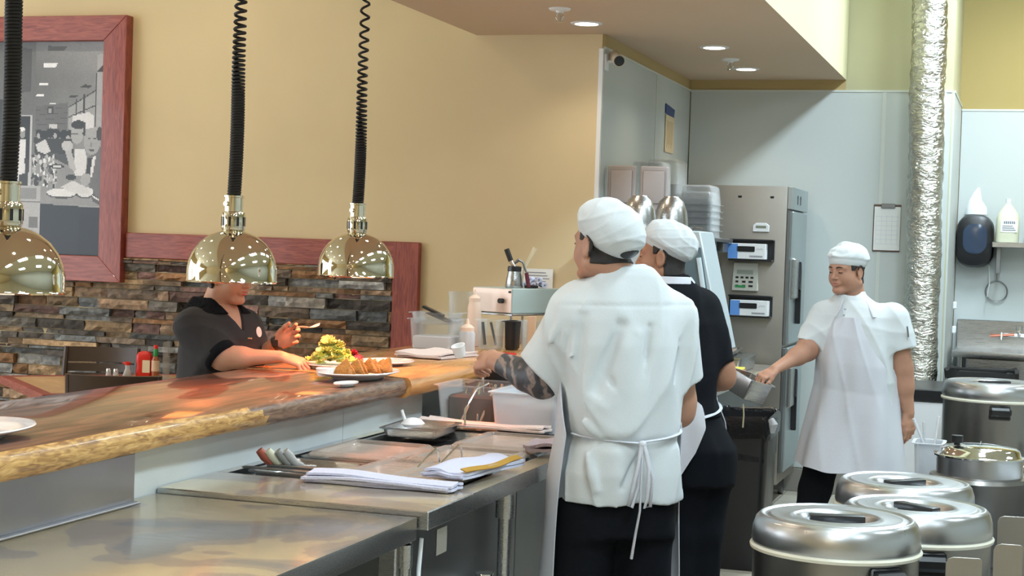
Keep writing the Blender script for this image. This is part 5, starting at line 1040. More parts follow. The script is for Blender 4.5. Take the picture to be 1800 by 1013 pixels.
def polygonise(fn, lo, hi, h):
    lo = np.array(lo, np.float32); hi = np.array(hi, np.float32); B = 8
    nb_ = np.ceil((hi-lo)/(h*B)).astype(int); n = nb_*B+1
    ax = [lo[i]+h*B*(np.arange(nb_[i])+0.5) for i in range(3)]
    G = np.stack(np.meshgrid(*ax, indexing='ij'), -1).reshape(-1, 3).astype(np.float32)
    dc = fn(G); near = np.abs(dc) < h*B*1.7
    Vv = np.repeat(np.repeat(np.repeat(np.where(dc > 0, 1.0, -1.0).reshape(nb_), B, 0), B, 1), B, 2); Vv = np.pad(Vv, ((0, 1),)*3, mode='edge').astype(np.float32)
    idx = np.argwhere(near.reshape(nb_)); off = np.stack(np.meshgrid(*[np.arange(B+1)]*3, indexing='ij'), -1).reshape(-1, 3)
    I = (idx[:, None, :]*B+off[None]).reshape(-1, 3); lin = np.unique(np.ravel_multi_index(I.T, n)); I = np.stack(np.unravel_index(lin, n), -1)
    out = np.empty(len(I), np.float32); Pt = (lo+I*h).astype(np.float32)
    for s in range(0, len(I), 400000): out[s:s+400000] = fn(Pt[s:s+400000])
    Vv[I[:, 0], I[:, 1], I[:, 2]] = out
    S = Vv < 0; mix = np.zeros(tuple(n-1), bool); tot = np.zeros(tuple(n-1), np.int8)
    for a in (0, 1):
        for b in (0, 1):
            for c in (0, 1): tot += S[a:n[0]-1+a, b:n[1]-1+b, c:n[2]-1+c]
    mix = (tot > 0) & (tot < 8); cells = np.argwhere(mix); vid = -np.ones(tuple(n-1), np.int64); vid[mix] = np.arange(len(cells))
    acc = np.zeros((len(cells), 3)); cnt = np.zeros(len(cells)); cor = [(a, b, c) for a in (0, 1) for b in (0, 1) for c in (0, 1)]
    vals = [Vv[cells[:, 0]+a, cells[:, 1]+b, cells[:, 2]+c] for a, b, c in cor]
    for i in range(8):
        for j in range(i+1, 8):
            if sum(abs(cor[i][k]-cor[j][k]) for k in range(3)) != 1: continue
            m = (vals[i] < 0) != (vals[j] < 0); t = vals[i][m]/(vals[i][m]-vals[j][m]); p = np.array(cor[i])+t[:, None]*(np.array(cor[j])-np.array(cor[i])); acc[m] += p; cnt[m] += 1
    vt = lo+h*(cells+acc/cnt[:, None]); quads = []
    for axn in range(3):
        sl0 = [slice(None)]*3; sl1 = [slice(None)]*3; sl0[axn] = slice(0, -1); sl1[axn] = slice(1, None)
        s0, s1 = S[tuple(sl0)], S[tuple(sl1)]; ch = np.argwhere(s0 != s1); u, v = [(1, 2), (2, 0), (0, 1)][axn]
        ok = (ch[:, u] > 0) & (ch[:, v] > 0) & (ch[:, u] < n[u]-1) & (ch[:, v] < n[v]-1); ch = ch[ok]; flip = s0[tuple(ch.T)]
        def cid(du, dv): q = ch.copy(); q[:, u] -= du; q[:, v] -= dv; return vid[tuple(q.T)]
        q = np.stack([cid(0, 0), cid(1, 0), cid(1, 1), cid(0, 1)], -1); q[~flip] = q[~flip][:, ::-1]; quads.append(q)
    q = np.concatenate(quads); q = q[(q >= 0).all(1)]
    return vt, q
def mesh_from(name, parts, mats, smooth_iter=1, face_mat=None):
    vs, qs, o = [], [], 0
    for v, q in parts: vs.append(v); qs.append(q+o); o += len(v)
    v = np.concatenate(vs); q = np.concatenate(qs)
    for _ in range(smooth_iter):
        s = np.zeros_like(v); c = np.zeros(len(v))
        for a, b in ((0, 1), (1, 2), (2, 3), (3, 0)):
            np.add.at(s, q[:, a], v[q[:, b]]); np.add.at(c, q[:, a], 1); np.add.at(s, q[:, b], v[q[:, a]]); np.add.at(c, q[:, b], 1)
        v = 0.5*v+0.5*s/np.maximum(c, 1)[:, None]
    me = bpy.data.meshes.new(name); me.vertices.add(len(v)); me.vertices.foreach_set('co', v.astype(np.float32).ravel())
    me.loops.add(q.size); me.loops.foreach_set('vertex_index', q.astype(np.int32).ravel()); me.polygons.add(len(q)); me.polygons.foreach_set('loop_start', np.arange(0, q.size, 4, dtype=np.int32)); me.polygons.foreach_set('loop_total', np.full(len(q), 4, np.int32))
    for m in mats: me.materials.append(M[m] if isinstance(m, str) else m)
    if face_mat is not None: me.polygons.foreach_set('material_index', face_mat(v[q].mean(1)).astype(np.int32))
    me.update(calc_edges=True); me.validate(); me.shade_smooth(); return me
def person(name, label, loc):
    return thing(name, label, 'person', (loc[0], loc[1], 0), YAW)
def part(name, parent, me, label=None):
    o = bpy.data.objects.new(name, me); COL.objects.link(o); o.parent = parent
    if label: o['label'] = label
    return o
def frame(f, up=(0, 0, 1), tilt=0.0, roll=0.0):
    """columns: forward, left, up"""
    f = np.array([f[0], f[1], 0.0]); f /= np.linalg.norm(f); l = np.array([-f[1], f[0], 0]); u = np.array([0, 0, 1.0])
    c, s = cos(tilt), sin(tilt); f2 = c*f-s*u; u2 = s*f+c*u           # tilt>0 looks down
    c, s = cos(roll), sin(roll); l2 = c*l+s*u2; u3 = -s*l+c*u2 if False else c*u2-s*l
    return np.stack([f2, l2, u3], 1).astype(np.float32)
def head_fn(c, R, fat=0.0, k=1.0, neck_to=None, nr=0.058):
    c = np.asarray(c, np.float32)
    def fn(P):
        Q = (P-c)@R/k; x, y, z = Q[:, 0], Q[:, 1], Q[:, 2]; ya = np.abs(y); Qm = np.stack([x, ya, z], 1)
        d = s_ell(Q, (-0.012, 0, 0.035), (0.094, 0.074, 0.082))
        d = smin(d, s_ell(Q, (0.030, 0, -0.020), (0.058, 0.058+fat, 0.075)), 0.03)
        d = smin(d, s_ell(Qm, (0.035, 0.032+fat, -0.040), (0.038, 0.030, 0.036)), 0.02)      # cheeks
        d = smin(d, s_cone(Qm, (-0.005, 0.052+fat, -0.060), (0.058, 0.016, -0.096), 0.018+fat, 0.016), 0.022)  # jaw
        d = smin(d, s_ell(Q, (0.066, 0, -0.095), (0.022, 0.024+fat, 0.018)), 0.015)           # chin
        d = smin(d, s_cone(Qm, (0.078, 0.010, 0.022), (0.066, 0.045, 0.020), 0.010, 0.010), 0.012)  # brow
        d = -smin(-d, s_ell(Qm, (0.092, 0.031, 0.001), (0.016, 0.016, 0.010)), 0.010)         # sockets
        d = smin(d, s_ell(Qm, (0.070, 0.031, 0.000), (0.0135, 0.0145, 0.0115)), 0.003)       # eyelid ball
        d = smin(d, s_cone(Q, (0.082, 0, 0.008), (0.101, 0, -0.030), 0.007, 0.0095), 0.010)    # nose
        d = smin(d, s_ell(Qm, (0.090, 0.011, -0.033), (0.010, 0.0075, 0.007)), 0.005)
        d = -smin(-d, s_ell(Qm, (0.097, 0.007, -0.040), (0.005, 0.0035, 0.004)), 0.003)
        d = smin(d, s_ell(Q, (0.080, 0, -0.058), (0.013, 0.026, 0.016)), 0.010)                # muzzle
        d = -smin(-d, s_ell(Q, (0.095, 0, -0.0605), (0.009, 0.020, 0.0018)), 0.003)
        d = smin(d, s_ell(Q, (0.087, 0, -0.0555), (0.008, 0.019, 0.0042)), 0.003); d = smin(d, s_ell(Q, (0.085, 0, -0.0655), (0.008, 0.016, 0.005)), 0.003)
        e = s_ell(Qm, (-0.006, 0.078+fat*0.6, -0.008), (0.020, 0.0075, 0.032)); e = -smin(-e, s_ell(Qm, (-0.002, 0.087+fat*0.6, -0.006), (0.012, 0.006, 0.021)), 0.004)
        e = smin(e, s_ell(Qm, (0.000, 0.077+fat*0.6, -0.034), (0.009, 0.006, 0.010)), 0.006)
        d = smin(d, e, 0.006)
        d = d*k
        if neck_to is not None: d = smin(d, s_cone(P, c+R@np.array([-0.025, 0, -0.055], np.float32)*k, neck_to, nr, nr*1.12), 0.028)
        return d
    return fn
def hand_prims(w, R, curl=(0.6, 0.7, 0.8, 0.9), spread=0.10, thumb=(0.9, 0.5), k=1.0, side=1, tcurl=0.5):
    """R columns: along hand, thumb side, back of hand. Returns list of prims (kind, args, blend)"""
    w = np.asarray(w, np.float64); R = np.asarray(R, np.float64); L = lambda p: w+R@(np.array(p)*k)
    pr = [('c', (L((0.0, 0, 0)), L((0.045, 0.004, 0)), 0.024*k, 0.034*k, (R[:, 2], 0.50)), 0.015), ('c', (L((0.04, 0.016, 0)), L((0.080, 0.020, 0)), 0.022*k, 0.021*k, (R[:, 2], 0.55)), 0.012), ('c', (L((0.04, -0.014, 0)), L((0.074, -0.020, 0)), 0.021*k, 0.019*k, (R[:, 2], 0.55)), 0.012)]
    seg = [(0.040, 0.024, 0.020), (0.044, 0.028, 0.021), (0.041, 0.026, 0.020), (0.032, 0.019, 0.017)]; ys = (0.030, 0.010, -0.010, -0.028); x0 = (0.086, 0.090, 0.086, 0.078); rr = (0.0086, 0.009, 0.0086, 0.0075)
    for i in range(4):
        a = 0.0; yaw_ = spread*(1.5-i)*0.9; p = np.array([x0[i], ys[i], 0.002]); r = rr[i]
        for j in range(3):
            a += curl[i]*(0.75, 1.05, 0.7)[j]; dvec = np.array([cos(a)*cos(yaw_), cos(a)*sin(yaw_), -sin(a)]); q = p+dvec*seg[i][j]; r2 = r*(0.93 if j < 2 else 0.82)
            pr.append(('c', (L(p), L(q), r*k, r2*k, None), 0.006)); p = q; r = r2
    ta, tb = thumb; p = np.array([0.018, 0.022, -0.004]); d1 = np.array([cos(ta), sin(ta)*cos(tb), -sin(ta)*sin(tb)]); q = p+d1*0.042
    pr.append(('c', (L(p), L(q), 0.015*k, 0.0115*k, None), 0.012)); a2 = ta-tcurl; d2 = np.array([cos(a2), sin(a2)*cos(tb+0.2), -sin(a2)*sin(tb+0.2)-0.1]); d2 /= np.linalg.norm(d2); r_ = q+d2*0.032; pr.append(('c', (L(q), L(r_), 0.0112*k, 0.010*k, None), 0.006))
    a3 = a2-tcurl*0.7; d3 = np.array([cos(a3), sin(a3)*cos(tb+0.3), -sin(a3)*sin(tb+0.3)-0.15]); d3 /= np.linalg.norm(d3); pr.append(('c', (L(r_), L(r_+d3*0.026), 0.0105*k, 0.008*k, None), 0.006))
    return pr
def eval_prims(P, pr):
    d = None
    for kind, a, k in pr:
        e = s_cone(P, *a) if kind == 'c' else s_ell(P, *a)
        d = e if d is None else smin(d, e, k)
    return d
def arm_mesh(sh, el, wr, r, handR, h=0.0034, **hk):
    """continuous arm with hand; r = radii at shoulder, above elbow, elbow, forearm belly, wrist"""
    sh, el, wr = [np.array(p, np.float64) for p in (sh, el, wr)]
    fm = el+(wr-el)*0.30; pr = [('c', (sh, el+(sh-el)*0.12, r[0], r[1], None), 0.02), ('c', (el+(sh-el)*0.12, el, r[1], r[2], None), 0.02), ('c', (el, fm, r[2], r[3], None), 0.03), ('c', (fm, wr, r[3], r[4], (handR[:, 2], 0.82)), 0.03)]
    pr += hand_prims(wr, handR, **hk)
    pts = np.array([sh, el, wr, wr+handR[:, 0]*0.21]); lo = pts.min(0)-0.11; hi = pts.max(0)+0.11
    return polygonise(lambda P: eval_prims(P, pr), lo, hi, h)
def basis(x, back):
    x = np.array(x, float); x /= np.linalg.norm(x); z = np.array(back, float); z -= x*(z@x); z /= np.linalg.norm(z); y = np.cross(z, x); return np.stack([x, y, z], 1)
def mirror_y(R): return np.stack([R[:, 0], -R[:, 1], R[:, 2]], 1)
def shells(name, fn, lo, hi, h, m, parent, it=1, label=None, fm=None):
    me = mesh_from(name, [polygonise(fn, lo, hi, h)], m if isinstance(m, (list, tuple)) else [m], it, fm); return part(name, parent, me, label)
def shoes(parent, pts, f):
    for (x, y) in pts:
        b = nb(); mt = Matrix.Translation((x, y, 0)) @ Matrix.Rotation(math.atan2(f[1], f[0]), 4, 'Z')
        loft(b, [[tuple(mt @ Vector((px_*s+dx, py_*s, z))) for px_, py_ in rrect(0.27, 0.10, 0.045, 6)] for s, z, dx in ((1, 0, 0.05), (1.02, 0.02, 0.05), (0.95, 0.05, 0.045), (0.62, 0.085, 0.0), (0.42, 0.11, -0.03))]); obj('shoe', b, 'black_rubber', parent)
def face_bits(t, c, R, k, lip='lip', brow=True, eyes=True):
    c = np.asarray(c); L = lambda p: tuple(c+R@(np.array(p)*k)); b = nb()
    mt = Matrix([[R[0, 0], R[0, 1], R[0, 2], 0], [R[1, 0], R[1, 1], R[1, 2], 0], [R[2, 0], R[2, 1], R[2, 2], 0], [0, 0, 0, 1]])
    def blob(b, p, r):
        q = bmesh.ops.create_icosphere(b, subdivisions=3, radius=1); bmesh.ops.transform(b, matrix=Matrix.Translation(L(p)) @ mt @ Matrix.Diagonal((r[0]*k, r[1]*k, r[2]*k, 1)), verts=q['verts'])
    blob(b, (0.0875, 0, -0.0553), (0.0088, 0.0195, 0.0043)); blob(b, (0.0857, 0, -0.0658), (0.0088, 0.0165, 0.0050)); obj('lips', b, lip, t)
    if brow:
        b = nb()
        for s in (-1, 1): tube(b, [L((0.0905, s*0.014, 0.021)), L((0.089, s*0.028, 0.0255)), L((0.079, s*0.045, 0.021))], [0.0030*k, 0.0034*k, 0.0016*k], 6)
        obj('eyebrows', b, 'hair', t)
    if eyes:
        b = nb()
        for s in (-1, 1): tube(b, [L((0.0825, s*0.019, -0.0025)), L((0.0848, s*0.027, -0.0035)), L((0.0840, s*0.036, -0.0035)), L((0.0785, s*0.044, -0.0015))], [0.0010*k, 0.0027*k, 0.0028*k, 0.0010*k], 6)
        obj('eyelashes', b, 'eye', t)

# tattooed skin: own ink pattern
def tattoo():
    m, nt, b = _nt('tattooed skin'); L = nt.links.new; tc = N(nt, 'ShaderNodeTexCoord')
    w = N(nt, 'ShaderNodeTexWave'); w.inputs['Scale'].default_value = 7; w.inputs['Distortion'].default_value = 9; w.inputs['Detail'].default_value = 2.5; w.inputs['Detail Scale'].default_value = 1.6; L(tc.outputs['Object'], w.inputs['Vector'])
    n = N(nt, 'ShaderNodeTexVoronoi'); n.inputs['Scale'].default_value = 55; L(tc.outputs['Object'], n.inputs['Vector'])
    cr = N(nt, 'ShaderNodeValToRGB'); e = cr.color_ramp.elements; e[0].position = 0.42; e[0].color = (0.032, 0.033, 0.040, 1); e[1].position = 0.86; e[1].color = (0.20, 0.15, 0.13, 1); q = e.new(0.62); q.color = (0.06, 0.06, 0.07, 1)
    L(w.outputs['Fac'], cr.inputs[0]); mx = N(nt, 'ShaderNodeMix', data_type='RGBA', blend_type='MULTIPLY'); r = N(nt, 'ShaderNodeMapRange'); r.inputs[2].default_value = 0.5; r.inputs[3].default_value = 0.65; r.inputs[4].default_value = 1.3
    L(n.outputs['Distance'], r.inputs[0]); mx.inputs['Factor'].default_value = 1; L(cr.outputs[0], mx.inputs['A']); L(r.outputs[0], mx.inputs['B']); L(mx.outputs['Result'], b.inputs['Base Color']); b.inputs['Roughness'].default_value = 0.5
    return m
M['tattoo'] = tattoo()
# ------------------------------------------------------------------ shared clothing builders
def hp(P, p, n): n = np.asarray(n, np.float32); n = n/np.linalg.norm(n); return (P-np.asarray(p, np.float32))@n
def sleeve_fn(P, a, b, ra, rb, hollow=0.05, n=None):
    a = np.asarray(a, np.float32); b = np.asarray(b, np.float32); ax = (b-a)/np.linalg.norm(b-a)
    d = s_cone(P, a, b+ax*0.08, ra, rb+0.004); d = np.maximum(d, hp(P, b, ax if n is None else n))
    inner = s_cone(P, b-ax*hollow, b+ax*0.1, rb*0.72, rb-0.004)
    return d, inner
def shirt_fn(secs, yaw, sleeves, neck=None, amp=0.010, seed=1, zlo=None, cf=(11, 11, 6), extra=None, kk=0.05):
    def fn(P):
        d = s_stack(P, secs, yaw, 0.0, zlo); inn = None
        for s in sleeves:
            e, i = sleeve_fn(P, *s); d = smin(d, e, kk); inn = i if inn is None else np.minimum(inn, i)
        d = d-amp*(creases(P, seed, cf)-0.35)-amp*0.5*wob(P, seed+3)
        if zlo is not None: d = np.maximum(d, zlo-P[:, 2]+0.006*np.sin(P[:, 0]*18+seed))
        if inn is not None: d = smax(d, -inn, 0.006)
        if neck is not None: d = smax(d, -s_cone(P, *neck), 0.008)
        if extra: d = extra(P, d)
        return d
    return fn
def fold(P, d, a, b, w, amp):
    a = np.asarray(a, np.float32); b = np.asarray(b, np.float32); e = b-a; t = np.clip((P-a)@e/float(e@e), 0, 1); q = P-a-t[:, None]*e
    return d-amp*np.exp(-(q*q).sum(1)/(w*w))*(0.35+0.65*np.sin(np.pi*np.clip(t, 0.08, 0.92)))
def cap_fn(c, R, r, off, pl, k=1.0, puff=0.006, seed=2, band=0.03, pitch=0.0):
    """skull cap: pl = (z at front, z at back) of the lower edge in head frame"""
    c = np.asarray(c, np.float32); zf, zb = pl; n = np.array([-(zf-zb), 0, 0.2], np.float32); n /= np.linalg.norm(n); mid = np.array([0, 0, (zf+zb)/2], np.float32)
    def fn(P):
        Q = (P-c)@R/k; ER = np.array([[cos(pitch), 0, -sin(pitch)], [0, 1, 0], [sin(pitch), 0, cos(pitch)]], np.float32).T; d = s_ell(Q, off, r, ER); h = (Q-mid)@n
        b = np.clip((h-band)/0.012, 0, 1); d = d-puff*b*(0.6+0.5*wob(P, seed, (30, 30, 30), 4)) - 0.006*b*(creases(P, seed+5, (26, 26, 40))-0.3)
        d = smax(d, -h, 0.003); inner = s_ell(Q-np.array([0, 0, -0.012], np.float32), off, np.array(r)-0.010, ER); d = smax(d, -np.maximum(inner, h-0.02), 0.002)
        return d*k
    return fn
def legs_fn(hips, knees, ankles, r, pelvis, yaw, seed=3):
    def fn(P):
        d = s_stack(P, pelvis, yaw)
        for h_, k_, a_ in zip(hips, knees, ankles):
            d = smin(d, s_cone(P, h_, k_, r[0], r[1]), 0.04); d = smin(d, s_cone(P, k_, a_, r[1], r[2]), 0.03)
        d = np.maximum(d, 0.045-P[:, 2])
        return d-0.006*(creases(P, seed, (9, 9, 6))-0.3)
    return fn
def apron_mesh(name, t, cx, cy, front, secs, m='apron', seed=1, nu=72, nv=90, th=0.004, amp=0.008, ftilt=0.0):
    """secs rows: z, rx, ry, theta_left, theta_right (degrees from the front direction), dx, dy"""
    S = np.array(secs, float); b = nb(); fa = math.atan2(front[1], front[0]); Rr_ = random.Random(seed); ph = [Rr_.uniform(0, 6) for _ in range(6)]
    def fn(u, v):
        z = S[0, 0]+(S[-1, 0]-S[0, 0])*v; zz = -S[:, 0]; g = lambda k: float(np.interp(-z, zz, S[:, k]))
        tl, tr = rad(g(3)), rad(g(4)); th_ = tl+(-tr-tl)*u; a = fa+th_
        w = amp*(sin(5*th_+ph[0]+1.5*z)+0.6*sin(9*th_+ph[1]-4*z)+0.5*sin(3*th_+9*z+ph[2]))*min(1, 0.35+1.1*max(0, S[0, 0]-z))
        cr = 0.5*amp*(1-abs(sin(4*th_+6*z+ph[3])))**4
        # ellipse aligned with the front direction: ry along front, rx across
        rx, ry = g(1)+w, g(2)+w+cr; c_, s_ = cos(th_), sin(th_); rr = 1/math.sqrt((c_/ry)**2+(s_/rx)**2)
        return (cx+g(5)+rr*cos(a), cy+g(6)+rr*sin(a), z+ftilt*(u-0.5)*min(1, 3*v)+0.004*sin(8*th_+ph[4])*v)
    grid(b, fn, nu, nv, thick=th); return obj(name, b, m, t, ang=80)
def strap(t, pts, w, m='apron', name='apron_strap'):
    b = nb(); tube(b, pts, w, 8, flat=0.45); return obj(name, b, m, t, ang=80)
def hair_fn(head, c, R, infl, k=1.0, xmax=-0.012, zmin=-0.075, burn=(0.035, 0.0)):
    c = np.asarray(c, np.float32)
    def fn(P):
        Q = (P-c)@R/k; d = head(P)-infl; ya = np.abs(Q[:, 1])
        back = np.maximum(Q[:, 0]-xmax, zmin-Q[:, 2]-0.25*np.minimum(0, Q[:, 0]+0.06)); sb = np.maximum(np.maximum(Q[:, 0]-burn[0], burn[1]-Q[:, 2]), 0.05-ya)
        reg = np.minimum(back, sb); ear = s_ell(np.stack([Q[:, 0], ya, Q[:, 2]], 1), (-0.004, 0.080, -0.008), (0.022, 0.016, 0.036))
        reg = np.maximum(reg, -ear); reg = np.maximum(reg, Q[:, 2]-0.085)
        return smax(d, reg, 0.003)
    return fn

# ================================================================== COOK WITH THE TATTOOED ARM
def cook_tattoo():
    t = person('person', 'person in white chef shirt and cap seen from behind, tattooed forearm reaching left', (-1.218, 4.883))
    yaw = 0.356; f = (-0.35, 0.94); hc = (-0.075, 0.0, 1.592); HR = frame((-0.70, 0.71), tilt=-0.04)
    secs = [(0.775, 0, 0, 0.204, 0.168), (0.88, 0.0, 0, 0.198, 0.165), (0.99, 0.010, 0, 0.176, 0.148), (1.15, 0.008, 0, 0.190, 0.145), (1.28, 0.0, 0.0, 0.205, 0.14), (1.36, -0.002, 0, 0.198, 0.128), (1.42, 0.0, 0, 0.172, 0.115), (1.465, 0.004, 0.0, 0.138, 0.102), (1.50, 0.008, 0.0, 0.105, 0.09), (1.522, 0.010, 0.0, 0.078, 0.078), (1.532, 0.010, 0.0, 0.060, 0.062)]
    head = head_fn(hc, HR, fat=0.006, k=1.02, neck_to=(0.002, 0.0, 1.44), nr=0.062)
    parts = [polygonise(head, (-0.20, -0.16, 1.40), (0.14, 0.16, 1.74), 0.0036)]
    xl = np.array([-0.62, 0.77, -0.10]); HL = mirror_y(basis(xl, (-0.50, -0.55, 0.65)))
    parts.append(arm_mesh((-0.165, -0.03, 1.36), (-0.250, 0.05, 1.150), (-0.405, 0.195, 1.200), (0.062, 0.058, 0.052, 0.051, 0.033), HL, curl=(0.75, 0.95, 1.05, 1.1), thumb=(0.55, 0.3), tcurl=0.25))
    parts.append(arm_mesh((0.165, 0.07, 1.35), (0.195, 0.11, 1.06), (0.05, 0.32, 1.06), (0.062, 0.056, 0.046, 0.046, 0.032), basis((-0.8, 0.6, 0.1), (0.2, 0.1, 1)), h=0.005, curl=(0.5, 0.6, 0.7, 0.8)))
    parts.append(polygonise(lambda P: s_stack(P, secs, yaw, -0.045, 0.85, 1.46), (-0.26, -0.2, 0.8), (0.26, 0.2, 1.55), 0.014))
    el = np.array([-0.250, 0.05, 1.150]); wr = np.array([-0.405, 0.195, 1.200]); ax = (wr-el)/np.linalg.norm(wr-el)
    def fm(c):
        s = (c-el)@ax; return ((c[:, 0] < -0.14) & (s < 0.185) & (c[:, 2] < 1.30) & (c[:, 2] > 1.0)).astype(int)
    part('body', t, mesh_from('body', parts, ['skin', 'tattoo'], 1, fm))
    def VB(x, z):
        rx = float(np.interp(z, [s_[0] for s_ in secs], [s_[3] for s_ in secs])); ry = float(np.interp(z, [s_[0] for s_ in secs], [s_[4] for s_ in secs])); c_, s__ = cos(yaw), sin(yaw)
        xx = max(-0.97*rx, min(0.97*rx, x/c_*0.93)); return xx*s__-ry*math.sqrt(1-(xx/rx)**2)*c_-0.004
    FOLDS = [(-0.135, 1.370, -0.150, 1.120, 0.014, -0.031), (-0.020, 1.345, -0.095, 1.120, 0.019, -0.031), (0.035, 1.320, -0.030, 1.100, 0.014, 0.022), (0.070, 1.340, 0.055, 1.200, 0.013, -0.019), (0.120, 1.330, 0.100, 1.150, 0.014, 0.020), (0.160, 1.300, 0.130, 1.050, 0.012, -0.019),
             (-0.100, 1.120, 0.050, 1.000, 0.015, 0.028), (-0.060, 1.200, 0.055, 1.010, 0.011, -0.020), (0.130, 1.150, 0.075, 1.000, 0.012, 0.022), (0.170, 1.100, 0.085, 0.995, 0.010, -0.016), (0.020, 1.120, 0.060, 1.010, 0.009, 0.016),
             (0.075, 0.965, 0.150, 0.860, 0.010, 0.019), (0.055, 0.960, 0.000, 0.850, 0.012, -0.016), (0.060, 0.965, 0.095, 0.840, 0.009, -0.014), (-0.120, 0.970, -0.080, 0.840, 0.014, 0.019), (-0.150, 1.060, -0.070, 1.000, 0.012, 0.019),
             (-0.200, 1.360, -0.260, 1.240, 0.010, 0.016), (-0.170, 1.330, -0.200, 1.200, 0.009, -0.016), (-0.165, 1.250, -0.240, 1.190, 0.009, 0.014)]
    def seam(P, d):
        back = hp(P, (0, 0, 0), (-f[0], -f[1], 0)); g = np.exp(-((P[:, 2]-1.405-0.02*P[:, 0])/0.004)**2)*(back > 0.02); h2 = np.exp(-((P[:, 2]-0.797)/0.003)**2)
        diag = -0.010*np.exp(-((P[:, 0]*0.75+(P[:, 2]-1.14)*0.5-0.02)/0.022)**2)*np.exp(-((P[:, 2]-1.12)/0.12)**2)*(back > 0)
        waist = 0.006*np.exp(-((P[:, 2]-0.985)/0.02)**2)
        
        for (xa, za, xb, zb, w_, am) in FOLDS:
            d = fold(P, d, (xa, VB(xa, za), za), (xb, VB(xb, zb), zb), w_, am)
        return d+0.0025*g+0.002*h2+waist
    fn = shirt_fn(secs, yaw, [((-0.160, -0.025, 1.375), (-0.262, 0.035, 1.172), 0.084, 0.083, 0.05, (-0.62, 0.1, -0.75)), ((0.158, 0.06, 1.365), (0.196, 0.075, 1.165), 0.078, 0.066)], amp=0.016, seed=4, zlo=0.785, extra=seam, cf=(9, 9, 5))
    shells('chef_shirt', fn, (-0.40, -0.24, 0.76), (0.34, 0.28, 1.56), 0.0056, 'white_cloth', t)
    shells('trousers', legs_fn([(-0.090, -0.03, 0.76), (0.075, 0.03, 0.76)], [(-0.125, -0.03, 0.46), (0.09, 0.03, 0.46)], [(-0.13, -0.03, 0.08), (0.10, 0.04, 0.08)], (0.105, 0.092, 0.070), [(0.68, 0, 0, 0.175, 0.135), (0.80, 0, 0, 0.172, 0.138), (0.93, 0, 0, 0.150, 0.120)], yaw), (-0.30, -0.22, 0.03), (0.28, 0.24, 0.97), 0.009, 'black_cloth', t)
    cap = cap_fn(hc, HR, (0.124, 0.092, 0.088), (-0.030, 0, 0.052), (0.066, -0.080), 1.0, 0.006, 3, pitch=-0.42)
    shells('chef_cap', cap, (-0.22, -0.18, 1.50), (0.16, 0.18, 1.80), 0.0036, 'white_cloth', t)
    c0 = np.array(hc, np.float32)
    def gap(P):
        Q = (P-c0)@HR; d = cap(P)-0.0015; return smax(d, s_ell(Q, (-0.128, 0.000, -0.024), (0.05, 0.040, 0.017)), 0.001)
    shells('cap_opening', gap, (-0.16, -0.20, 1.48), (0.16, 0.06, 1.66), 0.0026, 'black', t)
    shells('hair', hair_fn(head, hc, HR, 0.0045, 1.02, xmax=-0.020, zmin=-0.058, burn=(0.036, 0.010)), (-0.22, -0.18, 1.49), (0.16, 0.18, 1.72), 0.0034, 'hair', t)
    face_bits(t, hc, HR, 1.02)
    apron_mesh('apron', t, 0, 0, f, [(1.36, 0.15, 0.150, 50, 50, 0, 0), (1.22, 0.215, 0.165, 75, 70, 0, 0), (1.0, 0.205, 0.170, 98, 96, 0, 0), (0.85, 0.222, 0.20, 100, 92, -0.005, 0), (0.42, 0.245, 0.23, 98, 80, -0.005, 0)], seed=3)
    # ties around the waist and the bow on the back
    def wp(th, z, e=0.006):
        c_, s_ = cos(th), sin(th); rx, ry = 0.176+e, 0.146+e; x, y = rx*c_, ry*s_; return (0.012+x*cos(yaw)-y*sin(yaw), x*sin(yaw)+y*cos(yaw), z)
    strap(t, [wp(rad(a), 0.988+0.028*max(0, (a+95)/95)) for a in range(-95, 5, 8)], 0.008, name='apron_tie')
    strap(t, [wp(rad(a), 0.985+0.015*((-95-a)/80)) for a in range(-95, -180, -8)], 0.008, name='apron_tie')
    kx, ky, kz = wp(rad(-93), 0.982, 0.014)
    b = nb(); lathe(b, [(0, -0.014), (0.012, -0.008), (0.014, 0), (0.011, 0.009), (0, 0.014)], 12, (kx, ky-0.006, kz)); tube(b, [(kx-0.004, ky-0.012, kz), (kx-0.012, ky-0.03, kz-0.06), (kx-0.028, ky-0.035, kz-0.14), (kx-0.038, ky-0.03, kz-0.185), (kx-0.028, ky-0.03, kz-0.19), (kx-0.010, ky-0.028, kz-0.13), (kx, ky-0.012, kz-0.01)], 0.0055, 8)
    tube(b, [(kx+0.004, ky-0.012, kz), (kx+0.020, ky-0.03, kz-0.07), (kx+0.018, ky-0.035, kz-0.16), (kx+0.012, ky-0.03, kz-0.19), (kx+0.028, ky-0.032, kz-0.185), (kx+0.034, ky-0.028, kz-0.10), (kx+0.006, ky-0.010, kz)], 0.0055, 8)
    tube(b, [(kx, ky-0.012, kz), (kx-0.002, ky-0.03, kz-0.10), (kx-0.003, ky-0.035, kz-0.20), (kx-0.012, ky-0.02, kz-0.27), (kx-0.022, ky-0.014, kz-0.35)], [0.006, 0.006, 0.006, 0.007, 0.008], 8, flat=0.6); obj('apron_bow', b, 'apron', t, ang=80)
    shoes(t, ((-0.13, -0.03), (0.10, 0.04)), f)
cook_tattoo()
b = nb(); lathe(b, [(0, 0), (0.018, 0), (0.024, 0.04), (0.021, 0.04), (0.016, 0.004), (0, 0.004)], 20)
hh = Matrix.Rotation(YAW, 4, 'Z') @ Vector((-0.520, 0.262, 0)); o = obj('sauce_cup', b, 'white_gloss'); o.location = (-1.218+hh.x, 4.883+hh.y, 1.205); o.rotation_euler = (rad(20), rad(-10), 0); tag(o, "small white cup held in the tattooed cook's hand", 'cup')

